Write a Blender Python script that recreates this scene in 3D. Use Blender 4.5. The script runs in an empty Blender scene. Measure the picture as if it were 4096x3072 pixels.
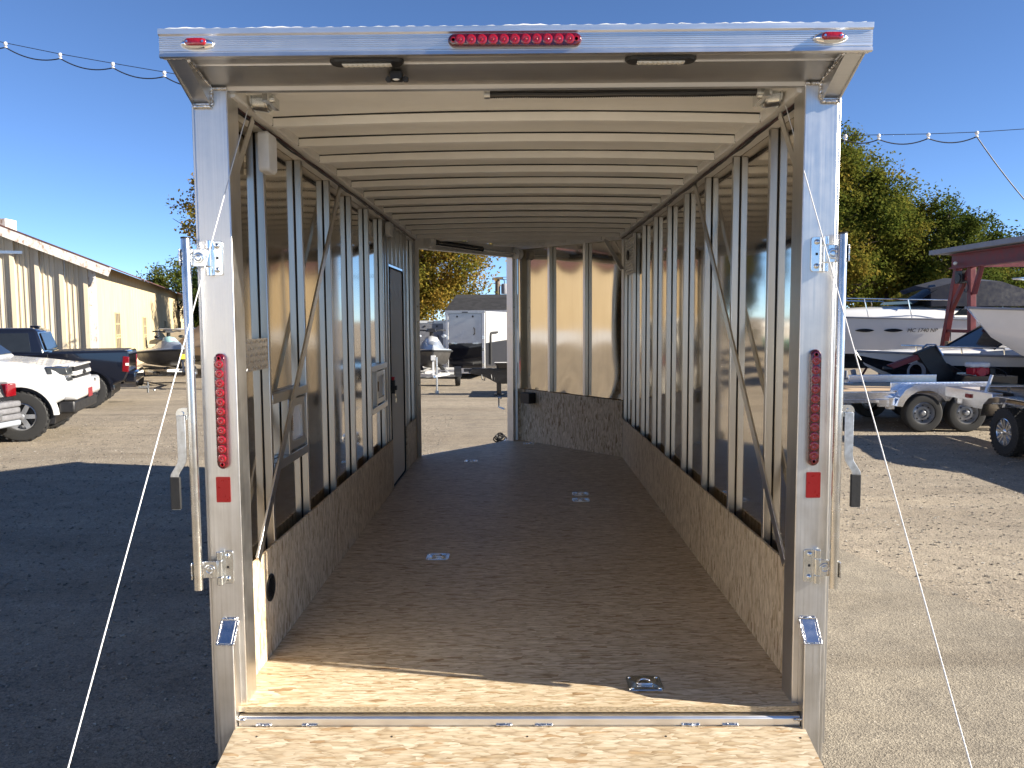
import bpy, math, random
import numpy as np
from mathutils import Vector, Matrix

random.seed(7); RNG = np.random.default_rng(7)
SC = bpy.context.scene
COL = SC.collection
R = math.radians

# ------------------------------------------------------------------ camera
CAM_H = 2.02
FPX = 3250.0 / 4096.0
pitch, yaw, roll = math.atan(264 / 3250), math.atan(33 / 3250), 0.006
fw = Vector((-math.sin(yaw) * math.cos(pitch), math.cos(yaw) * math.cos(pitch), -math.sin(pitch)))
rt = Vector((math.cos(yaw), math.sin(yaw), 0.0))
up = rt.cross(fw)
rt2 = rt * math.cos(roll) - up * math.sin(roll)
up2 = up * math.cos(roll) + rt * math.sin(roll)
cd = bpy.data.cameras.new('camera'); cam = bpy.data.objects.new('camera', cd); COL.objects.link(cam)
cd.sensor_width = 36.0; cd.lens = 36.0 * FPX; cd.clip_start = 0.05; cd.clip_end = 2000.0
m = Matrix((rt2, up2, -fw)).transposed().to_4x4(); m.translation = (0, 0, CAM_H)
cam.matrix_world = m
SC.camera = cam

# ------------------------------------------------------------------ sky, sun, exposure
SUN_EL, SUN_AZ = R(25.0), math.atan(0.20)            # azimuth: behind the +X axis
to_sun = Vector((math.cos(SUN_EL) * math.cos(SUN_AZ), -math.cos(SUN_EL) * math.sin(SUN_AZ), math.sin(SUN_EL)))
W = bpy.data.worlds.new('World'); SC.world = W; W.use_nodes = True
nt = W.node_tree; nt.nodes.clear()
sky = nt.nodes.new('ShaderNodeTexSky'); sky.sky_type = 'NISHITA'; sky.sun_disc = False
sky.sun_elevation = SUN_EL; sky.sun_rotation = R(90) + SUN_AZ
sky.air_density = 0.5; sky.dust_density = 0.0; sky.ozone_density = 5.0; sky.altitude = 200
bg = nt.nodes.new('ShaderNodeBackground'); bg.inputs[1].default_value = 0.080
ow = nt.nodes.new('ShaderNodeOutputWorld')
nt.links.new(sky.outputs[0], bg.inputs[0]); nt.links.new(bg.outputs[0], ow.inputs[0])
sd = bpy.data.lights.new('sun', 'SUN'); sun = bpy.data.objects.new('sun', sd); COL.objects.link(sun)
sd.energy = 5.0; sd.angle = R(0.5); sd.color = (1.0, 0.92, 0.79)
sun.rotation_euler = to_sun.to_track_quat('Z', 'Y').to_euler()
sun.location = to_sun * 60
SC.view_settings.view_transform = 'Standard'; SC.view_settings.look = 'None'
SC.view_settings.exposure = 1.42; SC.view_settings.gamma = 1.0
SC.cycles.max_bounces = 14; SC.cycles.glossy_bounces = 8; SC.cycles.diffuse_bounces = 8
SC.cycles.transmission_bounces = 6
SC.cycles.sample_clamp_indirect = 8.0
SC.cycles.use_denoising = True

# ------------------------------------------------------------------ helpers
AUTH = {}                       # object -> its position in its authoring frame

def tag(o, label=None, cat=None, group=None, kind=None):
    if label: o['label'] = label
    if cat: o['category'] = cat
    if group: o['group'] = group
    if kind: o['kind'] = kind
    return o

def thing(name, label, cat, loc=(0, 0, 0), rz=0.0, group=None, world=False):
    o = bpy.data.objects.new(name, None); COL.objects.link(o)
    o.empty_display_size = 0.3
    o.location = loc; o.rotation_euler = (0, 0, rz)
    AUTH[o] = Vector(loc) if world else Vector((0, 0, 0))
    return tag(o, label, cat, group)

def copy_tree(o, parent=None):
    c = o.copy(); COL.objects.link(c); c.parent = parent
    AUTH[c] = AUTH.get(o, Vector((0, 0, 0))).copy()
    for ch in list(o.children): copy_tree(ch, c)
    return c

def frame(d):
    d = Vector(d).normalized()
    a = Vector((0, 0, 1)) if abs(d.z) < 0.9 else Vector((1, 0, 0))
    u = d.cross(a).normalized(); v = d.cross(u).normalized()
    return u, v

class MB:
    def __init__(s): s.v = []; s.f = []
    def add(s, V, F):
        n = len(s.v); s.v += [tuple(p) for p in V]; s.f += [tuple(i + n for i in f) for f in F]; return s
    def box(s, x0, x1, y0, y1, z0, z1):
        return s.add([(x0,y0,z0),(x1,y0,z0),(x1,y1,z0),(x0,y1,z0),(x0,y0,z1),(x1,y0,z1),(x1,y1,z1),(x0,y1,z1)],
                     [(0,3,2,1),(4,5,6,7),(0,1,5,4),(1,2,6,5),(2,3,7,6),(3,0,4,7)])
    def hexa(s, lo, hi):
        V = list(lo) + list(hi)
        return s.add(V, [(0,3,2,1),(4,5,6,7),(0,1,5,4),(1,2,6,5),(2,3,7,6),(3,0,4,7)])
    def bar(s, p0, p1, w, h, side=None):
        p0, p1 = Vector(p0), Vector(p1); d = p1 - p0
        if side is None: u, v = frame(d)
        else:
            u = Vector(side) - d.normalized() * Vector(side).dot(d.normalized()); u.normalize(); v = d.normalized().cross(u)
        q = [(-1,-1),(1,-1),(1,1),(-1,1)]
        return s.hexa([p0 + u*a*w/2 + v*b*h/2 for a,b in q], [p1 + u*a*w/2 + v*b*h/2 for a,b in q])
    def cyl(s, p0, p1, r0, r1=None, n=12):
        return s.tube([p0, p1], [r0, r0 if r1 is None else r1], n)
    def tube(s, pts, r, n=6, caps=True):
        P = [Vector(p) for p in pts]; k = len(P)
        if not hasattr(r, '__len__'): r = [r] * k
        base = len(s.v); u = None
        for i in range(k):
            d = (P[min(i+1,k-1)] - P[max(i-1,0)])
            if d.length < 1e-9: d = Vector((0,0,1))
            d.normalize()
            if u is None: u, v = frame(d)
            else:
                u = u - d * u.dot(d)
                if u.length < 1e-6: u, v = frame(d)
                u.normalize(); v = d.cross(u)
            for j in range(n):
                a = 2*math.pi*j/n
                s.v.append(tuple(P[i] + (u*math.cos(a) + v*math.sin(a)) * r[i]))
        for i in range(k-1):
            for j in range(n):
                a = base + i*n + j; b = base + i*n + (j+1) % n
                s.f.append((a, b, b+n, a+n))
        if caps:
            s.f.append(tuple(base + j for j in reversed(range(n)))); s.f.append(tuple(base + (k-1)*n + j for j in range(n)))
        return s
    def ext(s, poly, axis, a, b):
        def mk(p, t):
            return (t, p[0], p[1]) if axis == 'x' else (p[0], t, p[1]) if axis == 'y' else (p[0], p[1], t)
        n = len(poly); V = [mk(p, a) for p in poly] + [mk(p, b) for p in poly]
        F = [tuple(range(n)), tuple(range(2*n-1, n-1, -1))] + [(i, (i+1) % n, (i+1) % n + n, i + n) for i in range(n)]
        return s.add(V, F)
    def loft(s, rings, closed=True, caps=True):
        n = len(rings[0]); base = len(s.v)
        for r in rings: s.v += [tuple(p) for p in r]
        for i in range(len(rings)-1):
            for j in range(n if closed else n-1):
                a = base + i*n + j; b = base + i*n + (j+1) % n
                s.f.append((a, b, b+n, a+n))
        if caps and closed:
            s.f.append(tuple(base + j for j in reversed(range(n)))); s.f.append(tuple(base + (len(rings)-1)*n + j for j in range(n)))
        return s
    def lathe(s, prof, c, axis, n=20, caps=True):
        ax = Vector(axis).normalized(); u, v = frame(ax); c = Vector(c)
        rings = [[c + ax*h + (u*math.cos(2*math.pi*j/n) + v*math.sin(2*math.pi*j/n))*max(r, 1e-4) for j in range(n)] for r, h in prof]
        return s.loft(rings, True, caps)
    def ball(s, c, r, n=10, k=6, sc=(1,1,1)):
        rings = []
        for i in range(k+1):
            t = math.pi * i / k; rr = max(math.sin(t), 1e-3)
            rings.append([(c[0] + r*sc[0]*rr*math.cos(2*math.pi*j/n), c[1] + r*sc[1]*rr*math.sin(2*math.pi*j/n), c[2] + r*sc[2]*math.cos(t)) for j in range(n)])
        return s.loft(rings)
    def grid(s, fn, nu, nv):
        base = len(s.v)
        for i in range(nu+1):
            for j in range(nv+1): s.v.append(tuple(fn(i/nu, j/nv)))
        for i in range(nu):
            for j in range(nv):
                a = base + i*(nv+1) + j
                s.f.append((a, a+nv+1, a+nv+2, a+1))
        return s
    def weld(s, p0, p1, r=0.006, step=0.007):
        p0, p1 = Vector(p0), Vector(p1); n = max(3, int((p1-p0).length/step)); pts, rr = [], []
        for i in range(n*2+1):
            t = i/(n*2); pts.append(p0.lerp(p1, t) + Vector((random.uniform(-1,1), random.uniform(-1,1), random.uniform(-1,1)))*r*0.18)
            rr.append(r*(1.0 if i % 2 else 0.72)*random.uniform(0.9, 1.15))
        return s.tube(pts, rr, 7)
    def build(s, name, mat, parent=None, bevel=0.0, seg=2, smooth=None, recalc=True):
        V = np.array(s.v, dtype=float); lo, hi = V.min(0), V.max(0); c = (lo + hi) / 2
        if parent is None: c[2] = lo[2]
        me = bpy.data.meshes.new(name)
        me.from_pydata((V - c).tolist(), [], s.f)
        if recalc:
            import bmesh
            bm = bmesh.new(); bm.from_mesh(me); bmesh.ops.recalc_face_normals(bm, faces=bm.faces); bm.to_mesh(me); bm.free()
        if smooth is not None:
            me.polygons.foreach_set('use_smooth', [True]*len(me.polygons)); me.set_sharp_from_angle(angle=R(smooth))
        me.materials.append(MAT[mat] if isinstance(mat, str) else mat)
        o = bpy.data.objects.new(name, me); COL.objects.link(o)
        AUTH[o] = Vector(c)
        if parent is not None:
            o.parent = parent; o.location = Vector(c) - AUTH[parent]
        else: o.location = c
        if bevel > 0:
            md = o.modifiers.new('bevel', 'BEVEL'); md.width = bevel; md.segments = seg; md.limit_method = 'ANGLE'; md.angle_limit = R(35)
            if smooth is None:
                me.polygons.foreach_set('use_smooth', [True]*len(me.polygons)); me.set_sharp_from_angle(angle=R(30)); md.harden_normals = False
        return o

def welds(parent, beads):
    for p0, p1_, r in beads: MB().weld(p0, p1_, r).build('weld_bead', 'weld_metal', parent, smooth=60)

def capsule(L, H, n=10):
    """outline of a rounded bar in (u, w), length L, height H"""
    r = H/2; pts = []
    for i in range(n+1):
        a = -math.pi/2 + math.pi*i/n; pts.append((L/2 - r + r*math.cos(a), r*math.sin(a)))
    for i in range(n+1):
        a = math.pi/2 + math.pi*i/n; pts.append((-L/2 + r + r*math.cos(a), r*math.sin(a)))
    return pts

def rrect(w, h, r, n=5):
    pts = []
    for cx, cy, a0 in ((w/2-r, h/2-r, 0), (-w/2+r, h/2-r, 90), (-w/2+r, -h/2+r, 180), (w/2-r, -h/2+r, 270)):
        for i in range(n+1):
            a = R(a0 + 90*i/n); pts.append((cx + r*math.cos(a), cy + r*math.sin(a)))
    return pts

# ------------------------------------------------------------------ materials
MAT = {}
class NT:
    def __init__(s, name):
        s.m = bpy.data.materials.new(name); s.m.use_nodes = True; MAT[name] = s.m
        s.t = s.m.node_tree; s.b = s.t.nodes['Principled BSDF']; s.out = s.t.nodes['Material Output']
    def n(s, kind, **k):
        nd = s.t.nodes.new('ShaderNode' + kind)
        for a, b in k.items():
            if a.startswith('i_'): nd.inputs[int(a[2:]) if a[2:].isdigit() else a[2:].replace('_', ' ')].default_value = b
            else: setattr(nd, a, b)
        return nd
    def l(s, a, b): s.t.links.new(a, b)
    def set(s, **k):
        for a, b in k.items(): s.b.inputs[a.replace('_', ' ')].default_value = b
        return s
    def coords(s, scale=(1,1,1), rot=(0,0,0), world=False):
        mp = s.n('Mapping'); mp.inputs['Scale'].default_value = scale; mp.inputs['Rotation'].default_value = rot
        if world: s.l(s.n('NewGeometry').outputs['Position'], mp.inputs[0])
        else: s.l(s.n('TexCoord').outputs['Object'], mp.inputs[0])
        return mp.outputs[0]
    def noise(s, vec, scale=5.0, detail=4.0, rough=0.55, dist=0.0):
        nd = s.n('TexNoise'); nd.inputs['Scale'].default_value = scale; nd.inputs['Detail'].default_value = detail
        nd.inputs['Roughness'].default_value = rough; nd.inputs['Distortion'].default_value = dist
        s.l(vec, nd.inputs['Vector']); return nd
    def vor(s, vec, scale=5.0, feature='F1', rnd=1.0):
        nd = s.n('TexVoronoi'); nd.feature = feature; nd.inputs['Scale'].default_value = scale; nd.inputs['Randomness'].default_value = rnd
        s.l(vec, nd.inputs['Vector']); return nd
    def ramp(s, fac, stops, interp='LINEAR'):
        nd = s.n('ValToRGB'); cr = nd.color_ramp; cr.interpolation = interp
        while len(cr.elements) < len(stops): cr.elements.new(0.5)
        for e, (p, c) in zip(cr.elements, stops):
            e.position = p; e.color = (c, c, c, 1) if not hasattr(c, '__len__') else (*c, 1)
        s.l(fac, nd.inputs[0]); return nd.outputs[0]
    def mix(s, fac, a, b, mode='MIX'):
        nd = s.n('Mix'); nd.data_type = 'RGBA'; nd.blend_type = mode
        for inp, v in ((nd.inputs[0], fac), (nd.inputs[6], a), (nd.inputs[7], b)):
            if hasattr(v, 'is_output'): s.l(v, inp)
            else: inp.default_value = v if not hasattr(v, '__len__') else ((*v, 1) if len(v) == 3 else v)
        return nd.outputs[2]
    def bump(s, h, strength=0.3, dist=0.01, prev=None):
        nd = s.n('Bump'); nd.inputs['Strength'].default_value = strength; nd.inputs['Distance'].default_value = dist
        s.l(h, nd.inputs['Height'])
        if prev is not None: s.l(prev, nd.inputs['Normal'])
        return nd.outputs[0]
    def col(s, c): s.l(c, s.b.inputs['Base Color'])
    def nrm(s, c): s.l(c, s.b.inputs['Normal'])
    def rgh(s, c): s.l(c, s.b.inputs['Roughness'])

def plain(name, color, rough=0.5, metal=0.0, var=0.12, scale=8.0, bump=0.0, bscale=60.0, **k):
    """a paint, plastic or metal with a little uneven colour and gloss"""
    t = NT(name); t.set(Metallic=metal, **k)
    v = t.coords(); nz = t.noise(v, scale, 5, 0.6)
    c0 = tuple(min(1, x*(1-var)) for x in color); c1 = tuple(min(1, x*(1+var)) for x in color)
    t.col(t.ramp(nz.outputs[0], [(0.3, c0), (0.7, c1)]))
    t.rgh(t.ramp(nz.outputs[0], [(0.25, max(0.02, rough*0.75)), (0.75, min(1, rough*1.25))]))
    if bump > 0: t.nrm(t.bump(t.noise(v, bscale, 4).outputs[0], bump, 0.004))
    return t

def brushed(name, color, rough, along='z', bump=0.06, spots=0.12, world=False):
    """mill or brushed aluminium: fine lines along one direction plus handling marks"""
    t = NT(name); t.set(Metallic=1.0)
    sc = {'x': (3, 160, 160), 'y': (160, 3, 160), 'z': (160, 160, 3)}[along]
    a = t.noise(t.coords(sc), 1.0, 3, 0.6)
    b = t.noise(t.coords((1,1,1)), 9.0, 6, 0.65)
    f = t.mix(0.5, a.outputs[0], b.outputs[0])
    c0 = tuple(x*(1-spots) for x in color); c1 = tuple(min(1, x*(1+spots*0.5)) for x in color)
    t.col(t.ramp(f, [(0.35, c0), (0.62, c1)]))
    rv = min(.25, spots*2.2); t.rgh(t.ramp(f, [(0.3, rough*(1-rv)), (0.7, min(1, rough*(1+rv)))]))
    t.nrm(t.bump(a.outputs[0], bump, 0.002))
    return t

brushed('mill_aluminium', (0.70, 0.685, 0.66), 0.36, 'z')
brushed('mill_aluminium_x', (0.82, 0.81, 0.79), 0.36, 'x', 0.02, 0.06)
brushed('mill_aluminium_y', (0.74, 0.72, 0.69), 0.34, 'y')
brushed('soffit_aluminium', (0.66, 0.66, 0.66), 0.36, 'x', 0.015, 0.06)
brushed('stud_aluminium', (0.70, 0.685, 0.655), 0.30, 'z', 0.006, 0.025)
plain('zinc', (0.72, 0.74, 0.74), 0.20, 1.0, 0.10, 25)
plain('pole_steel', (0.70, 0.69, 0.66), 0.26, 1.0, 0.08, 12)
plain('galvanised', (0.60, 0.62, 0.63), 0.35, 1.0, 0.22, 40)
plain('weld_metal', (0.62, 0.61, 0.60), 0.24, 1.0, 0.3, 90)
plain('chrome', (0.90, 0.90, 0.90), 0.05, 1.0, 0.03)
plain('bright_aluminium', (0.86, 0.87, 0.90), 0.22, 1.0, 0.08, 30)
plain('black_plastic', (0.012, 0.012, 0.013), 0.45, 0.0, 0.3, 20)
plain('black_paint', (0.010, 0.011, 0.014), 0.18, 0.0, 0.2, 6, Coat_Weight=0.6)
plain('navy_black_paint', (0.006, 0.007, 0.012), 0.10, 0.0, 0.15, 4, Coat_Weight=1.0)
plain('black_rubber', (0.018, 0.018, 0.018), 0.75, 0.0, 0.35, 30, bump=0.3)
plain('white_paint', (0.56, 0.56, 0.55), 0.25, 0.0, 0.04, 3, Coat_Weight=0.5)
plain('gelcoat_white', (0.72, 0.71, 0.69), 0.18, 0.0, 0.04, 2, Coat_Weight=0.5)
plain('white_plastic', (0.74, 0.73, 0.70), 0.4, 0.0, 0.06, 20)
plain('ceiling_white', (0.88, 0.86, 0.80), 0.38, 0.0, 0.05, 4)
plain('rail_white', (0.78, 0.76, 0.71), 0.40, 0.0, 0.08, 8)
plain('door_grey', (0.60, 0.565, 0.50), 0.55, 0.0, 0.05, 20)
plain('grey_plastic', (0.16, 0.16, 0.17), 0.5, 0.0, 0.2, 15)
plain('red_paint', (0.15, 0.018, 0.022), 0.5, 0.0, 0.3, 6, bump=0.1)
plain('red_plastic', (0.50, 0.01, 0.015), 0.3)
plain('reflector_red', (0.24, 0.004, 0.005), 0.30, 0.0, 0.05, 40)
plain('teal_paint', (0.02, 0.22, 0.20), 0.4)
plain('mint_paint', (0.45, 0.72, 0.66), 0.3)
plain('ski_grey', (0.30, 0.33, 0.37), 0.3, 0.0, 0.1, 5, Coat_Weight=0.5)
plain('ski_dark', (0.05, 0.048, 0.046), 0.4, 0.0, 0.2, 5)
plain('navy_canvas', (0.010, 0.013, 0.028), 0.8, 0.0, 0.3, 8, bump=0.3, bscale=10)
plain('tan_canvas', (0.36, 0.26, 0.17), 0.85, 0.0, 0.2, 3, bump=0.5, bscale=6)
plain('orange_tag', (0.75, 0.20, 0.02), 0.5)
plain('yellow_tag', (0.80, 0.62, 0.02), 0.5)
plain('brown_wood', (0.25, 0.17, 0.10), 0.7, 0.0, 0.3, 14)
plain('glass_dark', (0.015, 0.018, 0.022), 0.04, 0.0, 0.1)
plain('pane_glass', (0.035, 0.038, 0.04), 0.22, 0.0, 0.6, 3, Specular_IOR_Level=0.25)
plain('dusty_pane', (0.075, 0.073, 0.068), 0.6, 0.0, 0.7, 4, Specular_IOR_Level=0.12)
plain('wheel_grey', (0.33, 0.34, 0.36), 0.35, 0.6, 0.08)
plain('alloy', (0.72, 0.72, 0.72), 0.22, 1.0, 0.06)
plain('rope_white', (0.78, 0.77, 0.74), 0.75, 0.0, 0.12, 300)
plain('wire_black', (0.01, 0.01, 0.012), 0.5)
plain('wire_red', (0.07, 0.012, 0.012), 0.5)
plain('insulator', (0.80, 0.76, 0.70), 0.4)
plain('grey_fascia', (0.24, 0.25, 0.28), 0.6, 0.0, 0.15, 6)
plain('roof_rust', (0.085, 0.035, 0.03), 0.8, 0.0, 0.4, 3)
plain('engine_red', (0.45, 0.015, 0.03), 0.35)
plain('plate_red', (0.22, 0.02, 0.025), 0.4)
plain('lamp_lens_white', (0.75, 0.73, 0.66), 0.25, 0.0, 0.05, 80)
plain('deck_wood', (0.46, 0.33, 0.20), 0.7, 0.0, 0.2, 30)
plain('pole_wood', (0.16, 0.13, 0.10), 0.85, 0.0, 0.3, 12, bump=0.4)
plain('concrete', (0.42, 0.40, 0.37), 0.85, 0.0, 0.15, 8)

def red_lens(name, c, c2):
    t = NT(name); t.set(Roughness=0.08, Coat_Weight=1.0, Coat_Roughness=0.03)
    g = t.noise(t.coords((1,1,1)), 120, 3)
    t.col(t.ramp(g.outputs[0], [(0.35, c), (0.7, c2)]))
    t.nrm(t.bump(g.outputs[0], 0.25, 0.003))
red_lens('lens_dark_red', (0.05, 0.0, 0.004), (0.12, 0.002, 0.008))
red_lens('lens_red', (0.22, 0.002, 0.008), (0.44, 0.007, 0.018))
red_lens('lamp_red', (0.10, 0.001, 0.004), (0.24, 0.003, 0.008))

def skin(name='polished_skin'):
    t = NT(name); t.set(Metallic=1.0)
    v = t.coords((1, 1, 1), world=True)
    n1 = t.noise(v, 1.6, 2, 0.4); fine = t.noise(t.coords((90, 90, 2.5), world=True), 1.0, 3)
    t.col(t.ramp(fine.outputs[0], [(0.3, (0.66, 0.605, 0.515)), (0.7, (0.73, 0.67, 0.575))]))
    t.rgh(t.ramp(n1.outputs[0], [(0.3, 0.045), (0.7, 0.10)]))
    t.nrm(t.bump(n1.outputs[0], 0.08, 0.02))
skin()

def osb(name, swz='XYZ', ang=0.0, k=1.0, tone=1.0, gloss=0.58):
    """oriented strand board: long thin overlapping flakes lying at several angles"""
    t = NT(name); t.set(Roughness=0.7)
    src = t.n('NewGeometry').outputs['Position']
    if swz != 'XYZ':
        sp_ = t.n('SeparateXYZ'); cb_ = t.n('CombineXYZ'); t.l(src, sp_.inputs[0])
        for i, ch in enumerate(swz): t.l(sp_.outputs['XYZ'.index(ch)], cb_.inputs[i])
        src = cb_.outputs[0]
    wob = t.noise(src, 7.0, 3); wob2 = t.noise(src, 45.0, 2)
    add = t.n('VectorMath', operation='MULTIPLY_ADD'); t.l(wob.outputs['Color'], add.inputs[0]); add.inputs[1].default_value = (0.022, 0.022, 0.0); t.l(src, add.inputs[2])
    ad2 = t.n('VectorMath', operation='MULTIPLY_ADD'); t.l(wob2.outputs['Color'], ad2.inputs[0]); ad2.inputs[1].default_value = (0.009, 0.009, 0.0); t.l(add.outputs[0], ad2.inputs[2])
    cols = [tuple(c_*tone for c_ in q_) for q_ in ((0.60, 0.50, 0.36), (0.69, 0.59, 0.45), (0.49, 0.385, 0.25), (0.76, 0.67, 0.53), (0.64, 0.54, 0.40))]
    cur = hs = None
    for i, (a, sx, sy) in enumerate(((6, 11, 55), (-34, 14, 78), (41, 13, 70), (-9, 15, 95), (78, 16, 80), (-62, 15, 85), (22, 14, 72))):
        mp = t.n('Mapping'); mp.inputs['Rotation'].default_value = (0, 0, R(a + ang)); mp.inputs['Scale'].default_value = (sx*k, sy*k, 1.0)
        mp.inputs['Location'].default_value = (i*3.1, i*1.7, i*0.9); t.l(ad2.outputs[0], mp.inputs[0])
        vo = t.n('TexVoronoi'); vo.voronoi_dimensions = '2D'; vo.inputs['Scale'].default_value = 1.0; t.l(mp.outputs[0], vo.inputs['Vector'])
        cr = t.n('SeparateColor'); t.l(vo.outputs['Color'], cr.inputs[0])
        m2 = t.n('Mapping'); m2.inputs['Rotation'].default_value = (0, 0, R(a + ang)); m2.inputs['Scale'].default_value = (14*k, 420*k, 1.0); t.l(add.outputs[0], m2.inputs[0])
        gr = t.noise(m2.outputs[0], 1.0, 2, 0.6)
        c = t.ramp(cr.outputs[0], [(0.0, cols[i % 5]), (0.3, cols[(i+1) % 5]), (0.55, cols[(i+3) % 5]), (0.90, cols[(i+4) % 5]), (0.95, (0.44, 0.32, 0.19)), (1.0, (0.33, 0.22, 0.12))])
        c = t.mix(0.55, c, t.ramp(gr.outputs[0], [(0.28, (0.62, 0.56, 0.48)), (0.72, (1.18, 1.15, 1.10))]), 'MULTIPLY')
        c = t.mix(1.0, c, t.ramp(vo.outputs['Distance'], [(0.30, (1.03, 1.03, 1.03)), (0.52, (0.93, 0.92, 0.90)), (0.75, (0.66, 0.62, 0.56))]), 'MULTIPLY')
        gate = t.ramp(cr.outputs[1], [(0.58, 0.0), (0.62, 1.0)])
        if cur is None: cur, hs = c, vo.outputs['Distance']
        else:
            cur = t.mix(gate, cur, c); hs = t.mix(gate, hs, vo.outputs['Distance'])
    for a, sx, sy, th, dk in ((12, 13, 120, .68, (0.26, 0.17, 0.09)), (-38, 15, 150, .69, (0.30, 0.20, 0.11)), (60, 14, 140, .71, (0.28, 0.18, 0.10))):
        m3 = t.n('Mapping'); m3.inputs['Rotation'].default_value = (0, 0, R(a + ang)); m3.inputs['Scale'].default_value = (sx*k, sy*k, 1.0); t.l(ad2.outputs[0], m3.inputs[0])
        f = t.noise(m3.outputs[0], 1.0, 2, 0.5); cur = t.mix(t.ramp(f.outputs[0], [(th, 0.0), (th+.05, 0.85)]), cur, dk)
    big = t.noise(src, 1.3, 3); cur = t.mix(0.6, cur, t.ramp(big.outputs[0], [(0.3, (0.86, 0.84, 0.80)), (0.7, (1.07, 1.06, 1.04))]), 'MULTIPLY')
    t.col(cur); t.nrm(t.bump(hs, 0.22, 0.003))
    t.rgh(t.ramp(wob2.outputs[0], [(0.3, gloss), (0.7, gloss+.2)]))
osb('osb_floor', 'XYZ', 0, 1.0, 0.99, 0.40)
osb('osb_wall', 'ZYX', 12, 1.0, 1.12)
osb('osb_ramp', 'XYZ', 30, 0.95, 0.80)
t = NT('osb_edge'); t.set(Roughness=0.85)
v = t.coords((60, 260, 260), world=True); nz = t.noise(v, 1.0, 4)
t.col(t.ramp(nz.outputs[0], [(0.3, (0.22, 0.15, 0.08)), (0.5, (0.48, 0.37, 0.22)), (0.7, (0.62, 0.50, 0.33))])); t.nrm(t.bump(nz.outputs[0], 0.6, 0.004))

def gravel(name, base, dark, light, sc=1.0, patch=None):
    t = NT(name); t.set(Roughness=0.9)
    pos = t.n('NewGeometry').outputs['Position']
    v1 = t.vor(pos, 55*sc); v2 = t.vor(pos, 140*sc); big = t.noise(pos, 0.35, 5, 0.6); mid = t.noise(pos, 4.0, 5, 0.65)
    c1 = t.n('SeparateColor'); t.l(v1.outputs['Color'], c1.inputs[0]); c2 = t.n('SeparateColor'); t.l(v2.outputs['Color'], c2.inputs[0])
    a = t.ramp(c1.outputs[0], [(0.0, dark), (0.35, base), (0.8, base), (1.0, light)])
    b = t.ramp(c2.outputs[0], [(0.0, dark), (0.4, base), (0.75, light), (1.0, light)])
    c = t.mix(0.5, a, b)
    c = t.mix(0.8, c, t.ramp(mid.outputs[0], [(0.3, (0.72, 0.70, 0.68)), (0.7, (1.12, 1.10, 1.06))]), 'MULTIPLY')
    c = t.mix(0.9, c, t.ramp(big.outputs[0], [(0.35, (0.82, 0.80, 0.77)), (0.65, (1.08, 1.06, 1.02))]), 'MULTIPLY')
    trk = t.noise(t.coords((0.12, 1.1, 1), (0, 0, R(-14)), world=True), 1.0, 4, 0.6)
    c = t.mix(0.75, c, t.ramp(trk.outputs[0], [(0.36, (0.78, 0.75, 0.71)), (0.5, (1.0, 1.0, 1.0)), (0.68, (1.14, 1.11, 1.05))]), 'MULTIPLY')
    t.col(c)
    h = t.mix(0.4, v1.outputs['Distance'], v2.outputs['Distance'])
    n1 = t.bump(h, 0.7, 0.012); t.nrm(t.bump(mid.outputs[0], 0.4, 0.02, n1))
gravel('gravel', (0.285, 0.245, 0.19), (0.122, 0.106, 0.083), (0.42, 0.37, 0.30))
gravel('pad_aggregate', (0.24, 0.213, 0.172), (0.105, 0.092, 0.075), (0.38, 0.345, 0.28), 1.5)
t = NT('stone'); t.set(Roughness=0.85)
ri = t.n('NewGeometry').outputs['Random Per Island']
t.col(t.ramp(ri, [(0.0, (0.18, 0.16, 0.135)), (0.3, (0.27, 0.24, 0.20)), (0.65, (0.34, 0.30, 0.25)), (0.9, (0.43, 0.39, 0.33)), (1.0, (0.52, 0.49, 0.44))]))

def leaf(name, stops):
    t = NT(name)
    ri = t.n('NewGeometry').outputs['Random Per Island']
    big = t.noise(t.coords((1,1,1), world=True), 0.55, 3)
    f = t.mix(0.6, ri, t.ramp(big.outputs[0], [(0.35, 0.0), (0.65, 1.0)]))
    c = t.ramp(f, stops)
    df = t.n('BsdfDiffuse'); tr = t.n('BsdfTranslucent'); mx = t.n('MixShader'); mx.inputs[0].default_value = 0.38
    t.l(c, df.inputs[0]); t.l(c, tr.inputs[0]); t.l(df.outputs[0], mx.inputs[1]); t.l(tr.outputs[0], mx.inputs[2]); t.l(mx.outputs[0], t.out.inputs[0])
leaf('leaf_autumn', [(0.0, (0.085, 0.095, 0.018)), (0.35, (0.18, 0.16, 0.028)), (0.65, (0.28, 0.185, 0.035)), (1.0, (0.36, 0.22, 0.05))])
leaf('leaf_turning', [(0.0, (0.05, 0.078, 0.015)), (0.4, (0.105, 0.125, 0.024)), (0.7, (0.165, 0.155, 0.028)), (1.0, (0.26, 0.18, 0.035))])
leaf('leaf_green', [(0.0, (0.04, 0.06, 0.014)), (0.5, (0.08, 0.105, 0.022)), (1.0, (0.16, 0.15, 0.03))])
leaf('leaf_dark', [(0.0, (0.016, 0.030, 0.012)), (0.5, (0.03, 0.05, 0.016)), (1.0, (0.07, 0.08, 0.022))])
plain('bark', (0.055, 0.042, 0.032), 0.95, 0.0, 0.3, 10, bump=0.6, bscale=20)

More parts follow.
